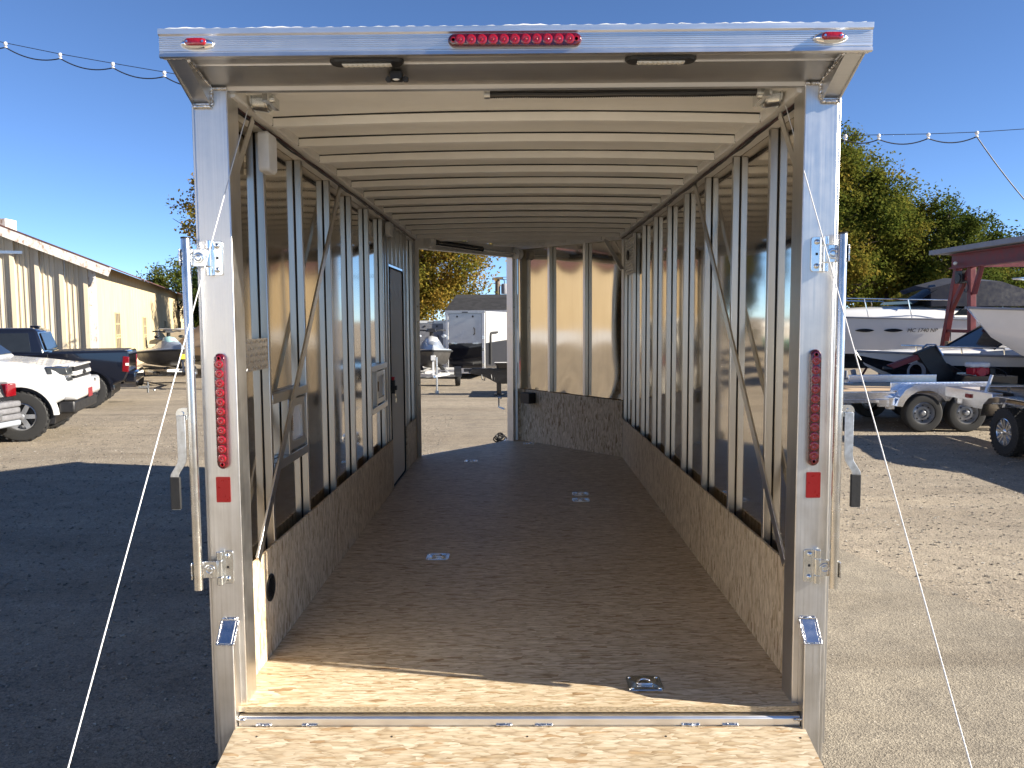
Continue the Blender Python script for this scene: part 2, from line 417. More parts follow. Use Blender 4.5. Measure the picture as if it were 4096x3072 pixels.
def siding(name, c0, c1):
    t = NT(name); t.set(Roughness=0.55)
    a = t.noise(t.coords((3, 3, 0.25), world=True), 1.0, 5, 0.6); b = t.noise(t.coords((14, 14, 0.5), world=True), 1.0, 3)
    c = t.ramp(a.outputs[0], [(0.3, c0), (0.65, c1)])
    t.col(t.mix(t.ramp(b.outputs[0], [(0.66, 0.0), (0.74, 0.55)]), c, (0.55, 0.52, 0.44)))
siding('siding_yellow', (0.42, 0.325, 0.175), (0.51, 0.41, 0.245))
siding('siding_tan', (0.20, 0.155, 0.09), (0.25, 0.20, 0.125))
siding('siding_cream', (0.52, 0.44, 0.31), (0.62, 0.55, 0.42))
t = NT('rusty_fascia'); t.set(Roughness=0.75)
a = t.noise(t.coords((9, 9, 5), world=True), 1.0, 6, 0.7)
t.col(t.ramp(a.outputs[0], [(0.52, (0.58, 0.55, 0.51)), (0.60, (0.42, 0.33, 0.27)), (0.68, (0.20, 0.08, 0.04))]))
t = NT('shingles'); t.set(Roughness=0.9)
a = t.vor(t.coords((6, 6, 12), world=True), 1.0); 
t.col(t.ramp(a.outputs['Color'], [(0.0, (0.010, 0.010, 0.011)), (1.0, (0.028, 0.027, 0.029))]))
# ------------------------------------------------------------------ ground
def sheet(name, poly, z, mat, label, cat=None):
    mb = MB(); mb.add([(x, y, z) for x, y in poly], [tuple(range(len(poly)))])
    o = mb.build(name, mat, None, recalc=False); tag(o, label, None, None, 'structure'); return o
mb = MB(); mb.add([(-500,-300,0),(500,-300,0),(500,700,0),(-500,700,0)], [(0,1,2,3)])
tag(mb.build('ground', 'gravel', None, recalc=False), 'wide yard of pale packed gravel', None, None, 'structure')
pad = [(-1.0, -6.0), (30, -6.0)]
edge = [(30, 0.6), (14, 2.2), (9, 3.2), (6, 4.0), (4.4, 4.55), (3.55, 4.95), (3.24, 5.3), (3.05, 5.9), (2.84, 6.8), (2.62, 7.3), (2.2, 7.9), (1.7, 8.3), (0.9, 8.7), (-1.0, 8.9)]
fine = []
for (a, b) in zip(edge[:-1], edge[1:]):
    n = max(2, int(math.dist(a, b) / 0.12))
    for i in range(n):
        t_ = i/n; fine.append((a[0]+(b[0]-a[0])*t_ + random.gauss(0, .025), a[1]+(b[1]-a[1])*t_ + random.gauss(0, .03)))
fine.append(edge[-1])
sheet('paved_pad', pad + fine, 0.004, 'pad_aggregate', 'pale chip-sealed pad to the right of the open trailer')

# loose stones: too many to count
def stones(name, n, region, smin, smax, label, keep=None):
    ico_v = []; ph = (1+5**.5)/2
    for a in (-1, 1):
        for b in (-ph, ph): ico_v += [(0,a,b),(a,b,0),(b,0,a)]
    ico_v = np.array(ico_v)/np.linalg.norm(ico_v[0])
    import itertools
    d = np.linalg.norm(ico_v[:,None]-ico_v[None], axis=2); e = d[d > .1].min()*1.01
    F = np.array([t_ for t_ in itertools.combinations(range(12), 3) if d[t_[0],t_[1]] < e and d[t_[1],t_[2]] < e and d[t_[0],t_[2]] < e])
    x = RNG.uniform(region[0], region[1], n); y = region[2] + (region[3]-region[2])*RNG.random(n)**1.25
    if keep is not None:
        k = keep(x, y); x, y = x[k], y[k]; n = len(x)
    s = smin + (smax-smin)*RNG.random(n)**3.0
    ang = RNG.uniform(0, 6.283, n)
    V = ico_v[None]*(1+RNG.uniform(-.28, .28, (n,12,1)))*s[:,None,None]
    V[:,:,0] *= RNG.uniform(.8,1.4,(n,1)); V[:,:,2] *= RNG.uniform(.45,.75,(n,1))
    cx, sx = np.cos(ang)[:,None], np.sin(ang)[:,None]
    X = V[:,:,0]*cx - V[:,:,1]*sx + x[:,None]; Y = V[:,:,0]*sx + V[:,:,1]*cx + y[:,None]; Z = V[:,:,2] + s[:,None]*0.18
    P = np.stack([X,Y,Z],2).reshape(-1,3); T = (F[None] + 12*np.arange(n)[:,None,None]).reshape(-1,3)
    me = bpy.data.meshes.new(name); me.vertices.add(len(P)); me.vertices.foreach_set('co', P.ravel())
    me.loops.add(T.size); me.loops.foreach_set('vertex_index', T.ravel().astype(np.int32))
    me.polygons.add(len(T)); me.polygons.foreach_set('loop_start', (3*np.arange(len(T))).astype(np.int32))
    me.update(calc_edges=True); me.validate()
    me.materials.append(MAT['stone']); o = bpy.data.objects.new(name, me); COL.objects.link(o)
    return tag(o, label, None, None, 'stuff')
stones('loose_gravel', 26000, (-9.5, -1.28, 2.2, 17.0), 0.004, 0.015, 'loose gravel stones lying in the trailer shadow and beyond', lambda x, y: x > -1.0 - 0.72*y)
stones('loose_gravel', 22000, (1.6, 11.5, 4.8, 16.0), 0.004, 0.015, 'loose gravel stones beyond the paved pad', lambda x, y: (x < 0.75*y + 0.6) & (y > np.interp(x, [1.6, 2.2, 2.84, 3.24, 3.55, 6, 14], [8.3, 7.9, 6.8, 5.3, 4.95, 4.0, 2.2]) + .05))
stones('loose_chippings', 7000, (1.3, 5.5, 2.4, 8.2), 0.0025, 0.008, 'small stone chippings scattered on the paved pad', lambda x, y: y < np.interp(x, [1.3, 2.2, 2.84, 3.24, 3.55, 6], [8.4, 7.9, 6.8, 5.3, 4.95, 4.0]))

# ------------------------------------------------------------------ the open enclosed trailer
XC = -0.014
ZF = 0.503
T = thing('enclosed_trailer', 'open silver aluminium cargo trailer with rear ramp down, strand-board floor inside', 'trailer', (XC, 3.1, 0), world=True)
XL, XR = XC-1.215, XC+1.215
SK = 1.172                                   # inner skin half width
KB = 1.120                                   # kick board half width
def side(s, x): return XC + s*x              # s = -1 left, +1 right
def xs(s, a, b): return sorted((side(s, a), side(s, b)))

for s in (-1, 1):
    a, b = xs(s, 1.075, 1.203)
    po = MB().box(a, b, 3.10, 3.22, 0.20, 2.878).build('rear_post', 'mill_aluminium', T, 0.005, 3)
    a, b = xs(s, 1.206, 1.215)
    MB().box(a, b, 3.112, 3.225, 0.33, 2.83).build('corner_trim', 'mill_aluminium', po, 0.0015)
    # lower socket box with sloped cap
    a, b = xs(s, 1.098, 1.163)
    bx = MB().ext([(3.03, 0.10), (3.099, 0.10), (3.099, 0.846), (3.03, 0.770)], 'x', a, b).build('post_box', 'mill_aluminium', T, 0.004)
    cap = MB(); d = Vector((0, 0.069, 0.076)); n_ = Vector((0, -0.076, 0.069)).normalized()*0.0025
    q0 = Vector((0, 3.034, 0.774)); q1 = Vector((0, 3.095, 0.841))
    cap.hexa([Vector((a+.007,0,0))+q0, Vector((b-.007,0,0))+q0, Vector((b-.007,0,0))+q1, Vector((a+.007,0,0))+q1],
             [Vector((a+.009,0,0))+q0+n_, Vector((b-.009,0,0))+q0+n_, Vector((b-.009,0,0))+q1+n_, Vector((a+.009,0,0))+q1+n_])
    cap.build('cap_plate', 'bright_aluminium', bx)
    welds(bx, [((a+.004, 3.097, .848), (b-.004, 3.097, .848), .0075), ((a, 3.031, .770), (a, 3.097, .843), .004), ((b, 3.031, .770), (b, 3.097, .843), .004), ((a, 3.031, .770), (b, 3.031, .770), .004)])
    # gusset wedge under the overhang
    a, b = xs(s, 1.134, 1.203)
    g = MB(); g.ext([(2.874, 2.921), (3.099, 2.921), (3.099, 2.826)], 'x', a+.006, b-.006)
    g.ext([(2.868, 2.921), (3.099, 2.921), (3.099, 2.815)], 'x', a, a+.006); g.ext([(2.868, 2.921), (3.099, 2.921), (3.099, 2.815)], 'x', b-.006, b)
    gu = g.build('gusset', 'soffit_aluminium', T)
    inn = a if s > 0 else b
    welds(gu, [((inn - s*.003, 2.885, 2.918), (inn - s*.003, 3.094, 2.884), .0065), ((inn - s*.003, 3.094, 2.882), (inn - s*.003, 3.094, 2.818), .0075),
               ((a, 3.094, 2.812), (b, 3.094, 2.812), .0085), ((inn, 3.094, 2.878), (side(s, 1.075), 3.094, 2.878), .0075), ((a, 2.876, 2.921), (b, 2.876, 2.921), .006)])

# header fascia: extruded profile with a raised lip and fine grooves
prof = [(2.852, 3.012), (2.852, 2.994), (2.8605, 2.989)]
z = 2.983
while z > 2.944:
    prof += [(2.8605, z), (2.8632, z-.0007), (2.8632, z-.0021), (2.8605, z-.0028)]; z -= 0.0066
prof += [(2.8605, 2.939), (2.8635, 2.937), (2.8635, 2.934), (2.858, 2.932), (2.856, 2.920), (2.868, 2.917), (2.876, 2.922), (2.90, 2.9225), (2.90, 3.012)]
hd = MB().ext(prof, 'x', XL-.004, XR+.004).build('header_fascia', 'mill_aluminium_x', T)
mb = MB(); mb.ext([(2.901, 2.925), (2.955, 2.9235), (2.957, 2.918), (2.962, 2.919), (3.098, 2.886), (3.102, 2.880), (3.106, 2.8725), (3.135, 2.8725), (3.135, 2.93), (2.901, 2.945)], 'x', side(-1, 1.132), side(1, 1.132))
so = mb.build('header_soffit', 'soffit_aluminium', T, smooth=25)
caulk = MB(); pts = []
for i in range(161):
    x = XL + .02 + (2.39)*i/160; pts.append((x, 2.857, 3.0125 + .0015*math.sin(i*1.7) + (.004 if i in (118, 128) else 0)))
caulk.tube(pts, [.0012 + .0035*max(0, math.sin(i*.23 + 2*math.sin(i*.061))*math.sin(i*.047 + 1)) + random.uniform(0, .0006) for i in range(161)], 5).build('roof_sealant', 'white_plastic', T, smooth=60)

# marker lights
for s in (-1, 1):
    cx = side(s, 1.086 if s < 0 else 1.075)
    ml = MB(); rings = []
    for k, (sc, dy) in enumerate(((1.0, 0), (.97, .006), (.86, .013), (.62, .0185), (.3, .020))):
        ring = []
        for i in range(40):
            a = 2*math.pi*i/40; ca, sa = math.cos(a), math.sin(a)
            u = math.copysign(abs(ca)**.9, ca)*.060; wv = math.copysign(abs(sa)**1.05, sa)*.0215
            ring.append((cx + u*sc, 2.8605-dy, 2.962 + wv*sc))
        rings.append(ring)
    ml.loft(rings); ml = ml.build('marker_light', 'chrome', T, smooth=50)
    ln = MB(); ln.loft([[(cx+u*sc, 2.8605-d_, 2.9635+w_*sc) for u, w_ in capsule(.073, .0245)] for sc, d_ in ((1.02, .010), (1.0, .0225), (.9, .0262), (.6, .028))])
    ln.build('lens', 'lens_red', ml, smooth=40)
    sc_ = MB(); 
    for u in (-.027, .027): sc_.cyl((cx+u, 2.834, 2.9635), (cx+u, 2.8315, 2.9635), .004, n=8)
    sc_.build('screw', 'chrome', ml)

def light_bar(c, along, L, Wd, out, n=11):
    """c centre on the face, along unit vector of length, out unit vector away from the face"""
    c, al, ou = Vector(c), Vector(along), Vector(out); ac = al.cross(ou)
    cap = capsule(L, Wd, 9)
    mb = MB(); mb.loft([[c + al*u*sc + ac*w_*sc + ou*d_ for u, w_ in cap] for sc, d_ in ((1.0, 0.0), (1.0, .013), (.985, .018), (.95, .0205))])
    body = mb.build('light_bar', 'lens_dark_red', T, smooth=40)
    pitch_ = (L - Wd*1.15)/n
    for i in range(n):
        p = c + al*((i-(n-1)/2)*pitch_)
        le = MB(); rr = min(pitch_*.47, Wd*.42)
        le.lathe([(rr, .019), (rr, .0215), (rr*.82, .0235), (rr*.3, .0212), (rr*.16, .0235), (.0004, .024)], p, ou, 18)
        le.build('led_lens', 'lens_red', body, smooth=50)
    for sg in (-1, 1):
        p = c + al*sg*(L/2-Wd*.45)
        MB().lathe([(.0095, .019), (.0095, .0215), (.006, .0222), (.0055, .0205), (.0004, .0205)], p, ou, 12).build('screw', 'lens_red', body, smooth=50)
    return body
light_bar((-0.0125, 2.860, 2.962), (1, 0, 0), .455, .041, (0, -1, 0))
light_bar((-1.1475, 3.0995, 1.669), (0, 0, 1), .446, .041, (0, -1, 0))
light_bar((1.1195, 3.0995, 1.672), (0, 0, 1), .446, .041, (0, -1, 0))
for cx, cz in ((-1.154, 1.363), (1.1265, 1.372)):
    rf = MB(); rf.loft([[(cx+u, 3.0995-d_, cz+w_) for u, w_ in rrect(.055, .100, .004)] for d_ in (0, .0018)])
    rf.build('reflector', 'reflector_red', T)

# lock-rod hinges, rods and handles
for s in (-1, 1):
    px = side(s, 1.231 if s < 0 else 1.209)          # rod axis
    rod = MB(); rod.lathe([(.0165, 0), (.0172, .003), (.0172, 1.338), (.0165, 1.34)], (px, 3.05, .982), (0, 0, 1), 24)
    rod = rod.build('lock_rod', 'pole_steel', T, smooth=40)
    MB().cyl((px, 3.05, 2.3225), (px, 3.05, 2.328), .0178, n=18).build('end_cap', 'black_plastic', rod)
    for zc in (2.252, 1.056):
        bx = side(s, 1.158)
        hg = MB()
        a, b = sorted((bx - s*.006, bx - s*.048))
        hg.loft([[((a+b)/2+u, y, zc+w_) for u, w_ in rrect(b-a, .130, .010)] for y in (3.0985, 3.0945)])
        for (z0, z1) in ((-.066, -.034), (-.031, .031), (.034, .066)):
            hg.cyl((bx, 3.084, zc+z0), (bx, 3.084, zc+z1), .0125, n=16)
        hg.bar((bx - s*.002, 3.088, zc), (bx - s*.016, 3.0955, zc), .128, .005, side=(0,0,1))
        hg = hg.build('hinge', 'zinc', T, .0012, 2)
        arm = MB(); a, b = sorted((bx + s*.004, px - s*.012))
        arm.box(a, b, 3.063, 3.0675, zc-.032, zc+.032); a2, b2 = sorted((bx, bx + s*.006)); arm.box(a2, b2, 3.0675, 3.078, zc-.030, zc+.030)
        mx = (a+b)/2
        arm.lathe([(.021, -.0005), (.0195, .0022), (.0125, .0028), (.0115, -.0), (.009, .003), (.0004, .0035)], (mx, 3.063, zc), (0,-1,0), 20)
        a3, b3 = sorted((px + s*.0165, px + s*.0215)); arm.box(a3, b3, 3.035, 3.066, zc-.031, zc+.031)
        arm.build('hinge_arm', 'zinc', hg, .001)
        welds(hg, [((px - s*.0175, 3.060, zc-.031), (px - s*.0175, 3.060, zc+.031), .0035), ((px + s*.019, 3.036, zc-.031), (px + s*.019, 3.036, zc+.031), .0035)])
        for dz in (-.044, .046):
            MB().lathe([(.0105, 0), (.010, .0035), (.007, .0065), (.0004, .0078)], (bx - s*.027, 3.0945, zc+dz), (0,-1,0), 14).build('bolt', 'zinc', hg, smooth=50)
        MB().box(bx - s*.027-.0045, bx - s*.027+.0045, 3.0935, 3.0940, zc-.0035, zc+.0055).build('square_hole', 'black_plastic', hg)
    # handle
    hx = px + s*.028
    br = MB(); pr = [(0, -.024), (s*.022, -.024)] + [(s*(.022+.022*math.sin(R(a_))), -.002 - .022*math.cos(R(a_))) for a_ in range(0, 181, 20)] + [(0, .020)]
    br.add([(px + s*.014 + u, 3.046, 1.668+w_) for u, w_ in pr] + [(px + s*.014 + u, 3.041, 1.668+w_) for u, w_ in pr],
           [tuple(range(len(pr))), tuple(range(2*len(pr)-1, len(pr)-1, -1))] + [(i, (i+1) % len(pr), (i+1) % len(pr)+len(pr), i+len(pr)) for i in range(len(pr))])
    br.cyl((px + s*.036, 3.041, 1.667), (px + s*.036, 3.036, 1.667), .0085, n=12)
    br = br.build('handle_bracket', 'zinc', T)
    pts = [(.036, 1.660), (.0365, 1.52), (.036, 1.500), (.040, 1.478), (.066, 1.437), (.068, 1.425), (.066, 1.300)]
    lv = MB(); rings = []
    for i, (u, zz) in enumerate(pts):
        rings.append([(px + s*(u-.016), 3.030, zz), (px + s*(u+.016), 3.030, zz), (px + s*(u+.016), 3.036, zz), (px + s*(u-.016), 3.036, zz)])
    lv.loft(rings); lv = lv.build('lock_handle', 'galvanised', T, .001)
    MB().box(*sorted((px + s*.047, px + s*.085)), 3.026, 3.040, 1.302, 1.426).build('grip', 'black_rubber', lv, .003)

# sill, ramp, floor
mb = MB(); mb.ext([(3.052, .40), (3.052, .462), (3.058, .470), (3.098, .477), (3.098, .40)], 'x', side(-1, 1.095), side(1, 1.095))
si = mb.build('rear_sill', 'mill_aluminium_x', T, .0015)
welds(si, [((x0, 3.090, .4785), (x1, 3.090, .4785), .004) for x0, x1 in ((-1.085, -.985), (-.50, -.42), (-.02, .06), (.40, .47), (.86, .97))])
welds(si, [((x0, 3.050, .438), (x1, 3.050, .438), .0065) for x0, x1 in ((-1.04, -.98), (-.86, -.80), (-.10, -.04), (.05, .12), (.62, .69), (.78, .84))])
welds(si, [((side(s, 1.098), 3.046, .462), (side(s, 1.068), 3.046, .462), .007) for s in (-1, 1)])
fl = MB(); A = (side(-1, 1.125), 8.83); B = (side(1, 1.125), 8.77); AP = (-.075, 10.13)
fp = [(side(-1, 1.125), 3.072), (side(1, 1.125), 3.072), B, AP, A]
fl.ext(fp, 'z', ZF-.021, ZF); fo = fl.build('floor_board', 'osb_floor', T)
MB().box(side(-1, 1.0745), side(1, 1.0745), 3.0690, 3.0725, ZF-.022, ZF-.0006).build('board_edge', 'osb_edge', fo)
MB().box(XL+.05, XR-.05, 3.10, 8.75, .30, ZF-.0235).build('floor_frame', 'mill_aluminium_y', T)
ra = MB(); L0, L1 = Vector((0, 3.046, .4335)), Vector((0, 1.27, .048)); nn = Vector((0, -(L0.z-L1.z), -(L1.y-L0.y)))
dn = Vector((0, .21, -.977))*.0 + (L1-L0).normalized().cross(Vector((1, 0, 0))); dn = dn if dn.z < 0 else -dn
ra.hexa([Vector((-1.119,0,0))+L0, Vector((1.094,0,0))+L0, Vector((1.094,0,0))+L1, Vector((-1.119,0,0))+L1],
        [Vector((-1.119,0,0))+L0+dn*.019, Vector((1.094,0,0))+L0+dn*.019, Vector((1.094,0,0))+L1+dn*.019, Vector((-1.119,0,0))+L1+dn*.019])
ro = ra.build('ramp', 'osb_ramp', T)
ra = MB()
for xx in (-1.085, -.55, -.014, .52, 1.06):
    ra.bar(Vector((xx,0,0))+L0.lerp(L1, .02)+dn*.042, Vector((xx,0,0))+L1+dn*.030, .05, .034, side=(1,0,0))
ra.build('ramp_frame', 'mill_aluminium_y', ro)
nb = MB()
for x_, t_ in ((-1.02, .03), (1.06, .035), (-.5, .03), (.02, .03), (.55, .03)):
    p = Vector((x_, 0, 0)) + L0.lerp(L1, t_); nb.cyl(p - dn*.0002, p - dn*.0012, .0042, n=8)
nb.build('ramp_screw', 'black_plastic', ro)

# kick boards
def slab(pts, n, th):
    """quad board given by 4 points, thickness along vector n"""
    n = Vector(n).normalized()*th; P = [Vector(p) for p in pts]
    return MB().hexa(P, [p + n for p in P])
x = side(-1, KB); slab([(x, 3.135, ZF+.001), (x, 7.16, ZF+.001), (x, 7.16, .948), (x, 3.135, .993)], (-1,0,0), .012).build('kick_board', 'osb_wall', T)
slab([(x, 8.05, ZF+.001), (x, 8.80, ZF+.001), (x, 8.80, .94), (x, 8.05, .945)], (-1,0,0), .012).build('kick_board', 'osb_wall', T)
x = side(1, KB); slab([(x, 3.135, ZF+.001), (x, 8.76, ZF+.001), (x, 8.76, .924), (x, 3.135, 1.0)], (1,0,0), .012).build('kick_board', 'osb_wall', T)
x = side(-1, KB); MB().box(x-.001, x+.011, 3.225, 3.262, ZF+.001, .985).build('corner_strip', 'osb_wall', T)
P0 = Vector((side(1, KB)-.004, 8.775, 0)); P1 = Vector((.02, 10.02, 0)); vd = (P1-P0).normalized(); vn = Vector((vd.y, -vd.x, 0)); vn = vn if vn.y > 0 else -vn
slab([P0+Vector((0,0,ZF+.001)), P1+Vector((0,0,ZF+.001)), P1+Vector((0,0,1.145)), P0+Vector((0,0,1.118))], vn, .012).build('kick_board', 'osb_wall', T)
slab([P1+Vector((-.004,0,ZF+.001)), Vector((-.075, 10.06, ZF+.001)), Vector((-.075, 10.06, 1.15)), P1+Vector((-.004,0,1.15))], (0,1,0), .012).build('kick_board', 'osb_wall', T)

# wall skins (one sheet per bay), studs
YK = [3.715 + .632*k for k in range(9)]
def bay(s, y0, y1, z0, z1, amp):
    x0 = side(s, SK); p1, p2 = random.uniform(0, 6), random.uniform(0, 6)
    def fn(u, v):
        bul = math.sin(math.pi*u)*(amp*(.6 + .6*math.sin(3.1*v*math.pi + p1)*.5) + amp*.35*math.sin(7*v + p2)) * min(1, 6*v, 6*(1-v))
        return (x0 - s*bul, y0 + (y1-y0)*u, z0 + (z1-z0)*v)
    o = MB().grid(fn, 10, 26); o = o.build('wall_skin', 'polished_skin', T, smooth=80, recalc=False); return o
def stud(s, y, h, z0):
    a, b = xs(s, KB+.0125, SK-.0042)
    o = MB().box(a, b, y-h, y+h, z0, 2.853).build('wall_stud', 'stud_aluminium', T, .003)
    a, b = xs(s, SK-.0040, SK-.0008); MB().box(a, b, y-h+.001, y+h-.001, z0, 2.853).build('foam_tape', 'black_rubber', o)
ys = [3.18] + YK
for i in range(9): bay(1, ys[i], ys[i+1], .48, 2.9, random.uniform(.0025, .006))
for i in range(9):
    if i == 7: continue
    if i == 6: bay(-1, ys[6], 7.16, .48, 2.9, .004); continue
    if i == 8: bay(-1, 8.05, 8.83, .48, 2.9, .003); continue
    bay(-1, ys[i], ys[i+1], .48, 2.9, random.uniform(.0025, .005))
bay(-1, 7.16, 8.05, 2.50, 2.9, .001)
for s in (-1, 1):
    a, b = xs(s, SK+.012, 1.2045)
    if s > 0: MB().box(a, b, 3.225, 8.80, .40, 2.99).build('exterior_wall', 'white_paint', T)
    else: MB().box(a, b, 3.225, 8.84, .40, 2.99).build('exterior_wall', 'white_paint', T)
    for i, y in enumerate(YK):
        if s < 0 and i in (6, 7): continue
        stud(s, y, .015, ZF)
    extra = [6.99, 7.135, 8.085, 8.30] if s < 0 else []
    for y in extra:
        stud(s, y, .013, ZF)
    if s < 0:
        for y in (7.36, 7.60, 7.84):
            stud(s, y, .013, 2.50)
    # rail
    a, b = xs(s, 1.058, SK-.002)
    rl = MB(); rl.ext([(side(s, 1.058), 2.866), (side(s, 1.062), 2.858), (side(s, SK-.003), 2.855), (side(s, SK-.003), 2.935), (side(s, 1.052), 2.935), (side(s, 1.058), 2.88)], 'y', 3.14, 8.83)
    rl = rl.build('top_rail', 'rail_white', T)
    for k, (dx, mt, r_) in enumerate(((1.100, 'wire_black', .006), (1.094, 'wire_red', .003), (1.108, 'wire_black', .0045))):
        pts = [(side(s, dx + .003*math.sin(i*.9+k)), 3.25 + i*.14, 2.849 + .004*math.sin(i*1.3+k*2)) for i in range(40)]
        MB().tube(pts, r_, 6).build('wire', mt, rl, smooth=60)
    # diagonal strap and short corner struts
    x = side(s, KB-.006)
    y0 = 3.42 if s < 0 else 3.35
    MB().bar((x, 5.20, 2.862), (x + s*.006, y0, .985), .048, .010, side=(0,1,0)).build('diagonal_brace', 'stud_aluminium', T, .001)
    MB().bar((side(s, 1.09), 3.44, 2.85), (side(s, 1.10), 3.235, 2.58), .036, .006, side=(0,1,0)).build('corner_strut', 'stud_aluminium', T, .001)

# ceiling, ribs, roof
def arch(u): return 2.899 + .019*(1-u*u)
def halfw(y): return 1.06 if y < 8.8 else max(.03, 1.06*(10.13-y)/1.33)
mb = MB(); mb.grid(lambda u, v: (XC + (2*v-1)*halfw(3.13 + 6.98*u), 3.13 + 6.98*u, arch((2*v-1)*halfw(3.13 + 6.98*u)/1.06) + .001*math.sin(u*61 + v*9)), 70, 16)
mb.build('ceiling_skin', 'ceiling_white', T, smooth=60, recalc=False)
mb = MB(); mb.ext([(XL+.004, 2.902), (XR-.004, 2.902), (XR-.004, 8.85), (-.06, 10.22), (XL+.004, 8.9)], 'z', 2.955, 3.006)
mb.build('roof', 'white_paint', T)
k = 0; y = 3.20
for y in [3.625 + .4125*k for k in range(16)]:
    hw = halfw(y)
    if hw < .12: break
    ring = []
    for i in range(13):
        u = -1 + 2*i/12; xx = XC + u*hw; zc = arch(u*hw/1.06)
        ring.append([(xx, y-.018, zc-.044), (xx, y+.018, zc-.044), (xx, y+.018, zc-.0055), (xx, y-.018, zc-.0055)])
    rb = MB().loft(ring).build('roof_rib', 'ceiling_white', T, .003)
    tp = [[(p_[0][0], y-.0186, p_[2][2]-.001), (p_[0][0], y+.0186, p_[2][2]-.001), (p_[0][0], y+.0186, p_[2][2]+.005), (p_[0][0], y-.0186, p_[2][2]+.005)] for p_ in ring]
    MB().loft(tp).build('foam_tape', 'black_rubber', rb)
    if y > 3.4:
        welds(rb, [((XC + s*hw*.998, y-.019, arch(hw/1.06)-.04), (XC + s*hw*.998, y-.019, arch(hw/1.06)-.004), .0045) for s in (-1, 1)])

# counterbalance: drums, spring, shaft
MB().cyl((-.13, 3.26, 2.893), (XC+1.0, 3.26, 2.893), .0125, n=14).build('torsion_shaft', 'galvanised', T, smooth=60)
sp = MB(); pts, rr = [], []
n = 150
for i in range(2*n+1):
    xx = -.118 + 1.04*i/(2*n); pts.append((xx, 3.245, 2.8905 + .001*math.sin(i*.05))); rr.append(.0185 if i % 2 else .0155)
sp.tube(pts, rr, 12).build('torsion_spring', 'black_paint', T, smooth=80)
MB().cyl((-.135, 3.245, 2.8905), (-.112, 3.245, 2.8905), .019, n=16).build('spring_collar', 'galvanised', T, smooth=40)
for s in (-1, 1):
    pr = [(.036, 0), (.052, .002), (.052, .008)]
    h = .010
    for i in range(11): pr += [(.044 + .0006*i, h), (.0465 + .0006*i, h+.0022)]; h += .0046
    pr += [(.050, h), (.050, h+.006), (.040, h+.006)]
    MB().lathe(pr, (side(s, 1.048), 3.315, 2.898), (s*-1, 0, 0), 24).build('cable_drum', 'zinc', T, smooth=35)
    bk = MB().box(*xs(s, .955, .975), 3.20, 3.36, 2.862, 2.915); bk.cyl((side(s, .978), 3.27, 2.885), (side(s, .945), 3.27, 2.885), .014, n=12); bk.build('spring_bracket', 'zinc', T)
for s, a, b in ((-1, (-1.083, 3.318, 2.862), (-1.128, 1.30, .105)), (1, (1.060, 3.318, 2.856), (1.103, 1.30, .105))):
    a, b = Vector(a), Vector(b); N = 420; V = []
    mb = MB()
    pts = [a.lerp(b, i/N) for i in range(N+1)]
    mb.tube(pts, [.0019 + .0005*(i % 2) for i in range(N+1)], 6)
    cb = mb.build('lift_cable', 'rope_white', T, smooth=60)
    MB().box(b.x-.02, b.x+.02, 1.27, 1.33, .055, .110).build('cable_anchor', 'zinc', cb)

# lamps and camera under the header
for x0, x1 in ((-.662, -.402), (.372, .622)):
    cx = (x0+x1)/2; L = x1-x0
    la = MB(); la.loft([[(cx+u*sc, 2.928+w_*sc, zz) for u, w_ in capsule(L, .075, 8)] for sc, zz in ((1, 2.925), (1, 2.917), (.95, 2.910))])
    la = la.build('loading_lamp', 'black_plastic', T, smooth=40)
    MB().box(cx-L*.33, cx+L*.33, 2.914, 2.944, 2.9055, 2.9098).build('lamp_lens', 'lamp_lens_white', la, .001)
    for i in range(9): MB().box(cx-L*.31+i*L*.069, cx-L*.31+i*L*.069+L*.045, 2.918, 2.940, 2.9035, 2.9056).build('led_cell', 'lamp_lens_white', la)
c = Vector((-.441, 3.02, 2.893))
cm = MB(); cm.loft([[(c.x+u*sc, c.y-.03+dy, c.z+w_*sc) for u, w_ in rrect(.046, .030, .008)] for sc, dy in ((.9, 0), (1, .006), (1, .042))])
for sg in (-1, 1):
    cm.cyl((c.x+sg*.031, c.y-.006, c.z-.010), (c.x+sg*.031, c.y+.02, c.z-.004), .0105, n=14); cm.box(c.x+sg*.031-.008, c.x+sg*.031+.008, c.y, c.y+.012, c.z-.016, c.z-.002)
cm = cm.build('rear_light', 'black_plastic', T, .001)
MB().ball((c.x, c.y-.022, c.z-.012), .013, 12, 6, (1.15, .6, .55)).build('light_lens', 'lamp_lens_white', cm, smooth=60)

